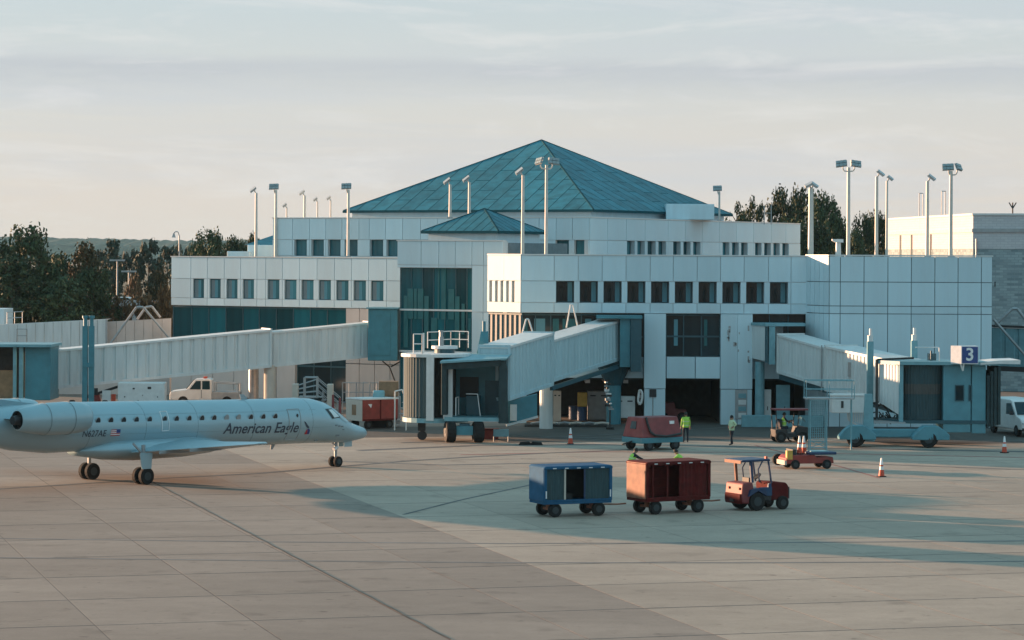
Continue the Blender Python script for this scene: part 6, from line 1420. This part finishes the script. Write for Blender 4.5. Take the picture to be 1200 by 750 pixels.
def tree(kind, px, ptop, d, wpx, label, group):
    tn[0] += 1; top = at(px, ptop, d).z; base = at(px, 300, d); k = top/12.0; i = tn[0]
    name = {'dense':'evergreen_tree','autumn':'autumn_tree','pine':'pine_tree','far':'distant_tree','shrub':'shrub'}[kind]
    t = thing(name, label, 'shrub' if kind == 'shrub' else 'tree', (base.x, d, -.1), rnd.uniform(0,6.28), group)
    rad0 = {'dense':3.8,'autumn':3.6,'pine':3.2,'far':3.6,'shrub':6.0}[kind]; kx = (wpx*d/FOC/2)/(rad0*.98)
    piece('trunk', TK[i % 3], t, (0,0,0), sc=(kx*.9+.1, kx*.9+.1, k)); piece('crown', CR[kind][i % len(CR[kind])], t, (0,0,0), sc=(kx, kx, k*1.0))
gl = 'trees beyond the left walkway'
tree('dense', 38, 272, 238, 74, 'biggest dark evergreen, tallest of the trees at the left edge', gl)
tree('dense', -6, 286, 236, 60, 'dark evergreen cut by the left edge of the view', gl)
tree('dense', 64, 300, 246, 62, 'dark bushy evergreen tucked behind the biggest one on its right', gl)
tree('autumn', 100, 290, 241, 52, 'brown-tinged tree standing between the big evergreen and the far trees', gl)
tree('dense', 108, 318, 236, 58, 'low dark evergreen in front of the brown-tinged tree', gl)
tree('dense', 15, 305, 232, 80, 'broad low evergreen at the foot of the biggest tree', gl)
tree('dense', 80, 330, 231, 70, 'low dark clump right behind the white walkway wall', gl)
gf = 'hazy trees beyond the car park'
tree('far', 133, 284, 360, 36, 'tall hazy tree left of the twin headed lamp post', gf); tree('far', 174, 286, 365, 34, 'tall hazy tree right of the car park', gf)
tree('far', 118, 296, 380, 34, 'hazy tree between the brown-tinged tree and its taller neighbour', gf); tree('far', 153, 297, 390, 34, 'smaller hazy tree between the two tall hazy ones', gf); tree('far', 196, 292, 370, 34, 'hazy tree next to the corner of the terminal', gf)
tree('far', 213, 292, 350, 32, 'hazy tree showing above the left wing roof beside the lamp post', gf)
tree('dense', 246, 275, 300, 46, 'pointed pine rising above the left wing roof', gf); tree('dense', 276, 282, 305, 38, 'round dark tree showing above the left wing roof', gf); tree('dense', 228, 288, 310, 30, 'low dark tree left of the pointed pine', gf); tree('dense', 296, 279, 330, 26, 'dark tree partly behind the small side roof', gf)
ga = 'rusty bushes behind the walkway'
tree('shrub', 156, 328, 300, 24, 'pale orange round bush in the car park', ga); tree('autumn', 187, 318, 242, 36, 'rust-brown tree against the corner of the terminal', ga); tree('shrub', 170, 352, 236, 52, 'rusty bush right behind the A-frame pipes', ga); tree('shrub', 140, 352, 237, 40, 'dull brown bush left of the A-frame pipes', ga); tree('shrub', 196, 340, 236, 28, 'reddish bush touching the terminal corner', ga)
gr_ = 'pines behind the right wing'
for px, tp_, d, wd_, lab in ((862,241,300,34,'leftmost of the loose pines behind the upper storey, low and broad'),(884,236,305,30,'pine second from the left behind the upper storey'),(912,229,296,42,'pine with a broad broken crown above the end of the upper storey'),(940,228,300,40,'pine directly left of the thick mast'),(966,233,292,46,'full dark pine directly right of the thick mast'),(985,262,290,30,'lower pine at the foot of the forked mast'),(1012,258,300,32,'small pine between the forked mast and the single mast'),(1030,254,303,32,'small pine against the sunlit brick wall'),(1000,275,288,30,'lowest pine between the masts'),(928,262,285,44,'bushy lower pine behind the roof end'),(955,268,284,44,'bushy lower pine behind the thick mast')):
    tree('pine' if px in (862,884) else 'dense', px, tp_, d, wd_*1.12, lab, gr_)
# pale roofs in the car park
cpk = thing('parked_car', 'white car glimpsed in the car park between the trees', 'car', (xat(144,290), 290, 0)); 
zc_ = at(144,348,290).z
MB().xprism([(-2.2,.35),(-2.2,.85),(-1.3,.95),(-.8,1.4),(.7,1.4),(1.3,.95),(2.2,.85),(2.2,.35)], -.9, .9).build('body', white_metal, cpk, bevel=.05); MB().xprism([(-1.2,.97),(-.78,1.34),(.66,1.34),(1.18,.97)], -.91, .91).build('window', glass_dark, cpk)
wheels4(cpk, (-1.3,1.3), .8, .32, .2); cpk.location.z = max(0, zc_-1.4)
cr2 = thing('car_park_wall', 'low pale car park parapet seen between the trees', 'wall', (xat(152,286), 286, 0)); MB().box(xat(122,286)-cr2.location.x,0,0,xat(190,286)-cr2.location.x,.4,at(152,352,286).z).build('parapet', galv, cr2)
# far wooded hills
hl = MB(); rr4 = random.Random(9); rows = []
xs = [-1400+i*5.0 for i in range(560)]
def ridge(x): return 32.5 + 5.0*noise.noise((x*.005,3,1)) + 2.0*noise.noise((x*.03,7,1))
rows.append([(x, 3900, -1) for x in xs]); rows.append([(x, 4000+rr4.uniform(-12,12), ridge(x)*.72+rr4.uniform(-.8,.8)) for x in xs]); rows.append([(x, 4200+rr4.uniform(-12,12), ridge(x)+rr4.uniform(-1.2,2.0)) for x in xs]); rows.append([(x, 4500, ridge(x)-6) for x in xs]); rows.append([(x, 5200, -2) for x in xs])
hill_m = mat('hill_woods', (.07,.09,.065), .95, var=.5, scale=.05, detail=8, spec=.1)
structure(hl.loft(rows, caps=False, closed=False).build('hills', hill_m))
# ------------------------------------------------------------------ thin evening haze
hm = bpy.data.materials.new('haze'); hm.use_nodes = True; n = hm.node_tree.nodes; n.clear()
ho = n.new('ShaderNodeOutputMaterial'); pv = n.new('ShaderNodeVolumePrincipled'); pv.inputs['Density'].default_value = .000045; pv.inputs['Color'].default_value = (.50,.82,1.0,1); pv.inputs['Anisotropy'].default_value = 0.0
hm.node_tree.links.new(pv.outputs[0], ho.inputs['Volume'])
hb = MB().box(-1600,-300,-4,1600,5600,75).build('haze', hm); hb['kind'] = 'stuff'; hb.display_type = 'WIRE'
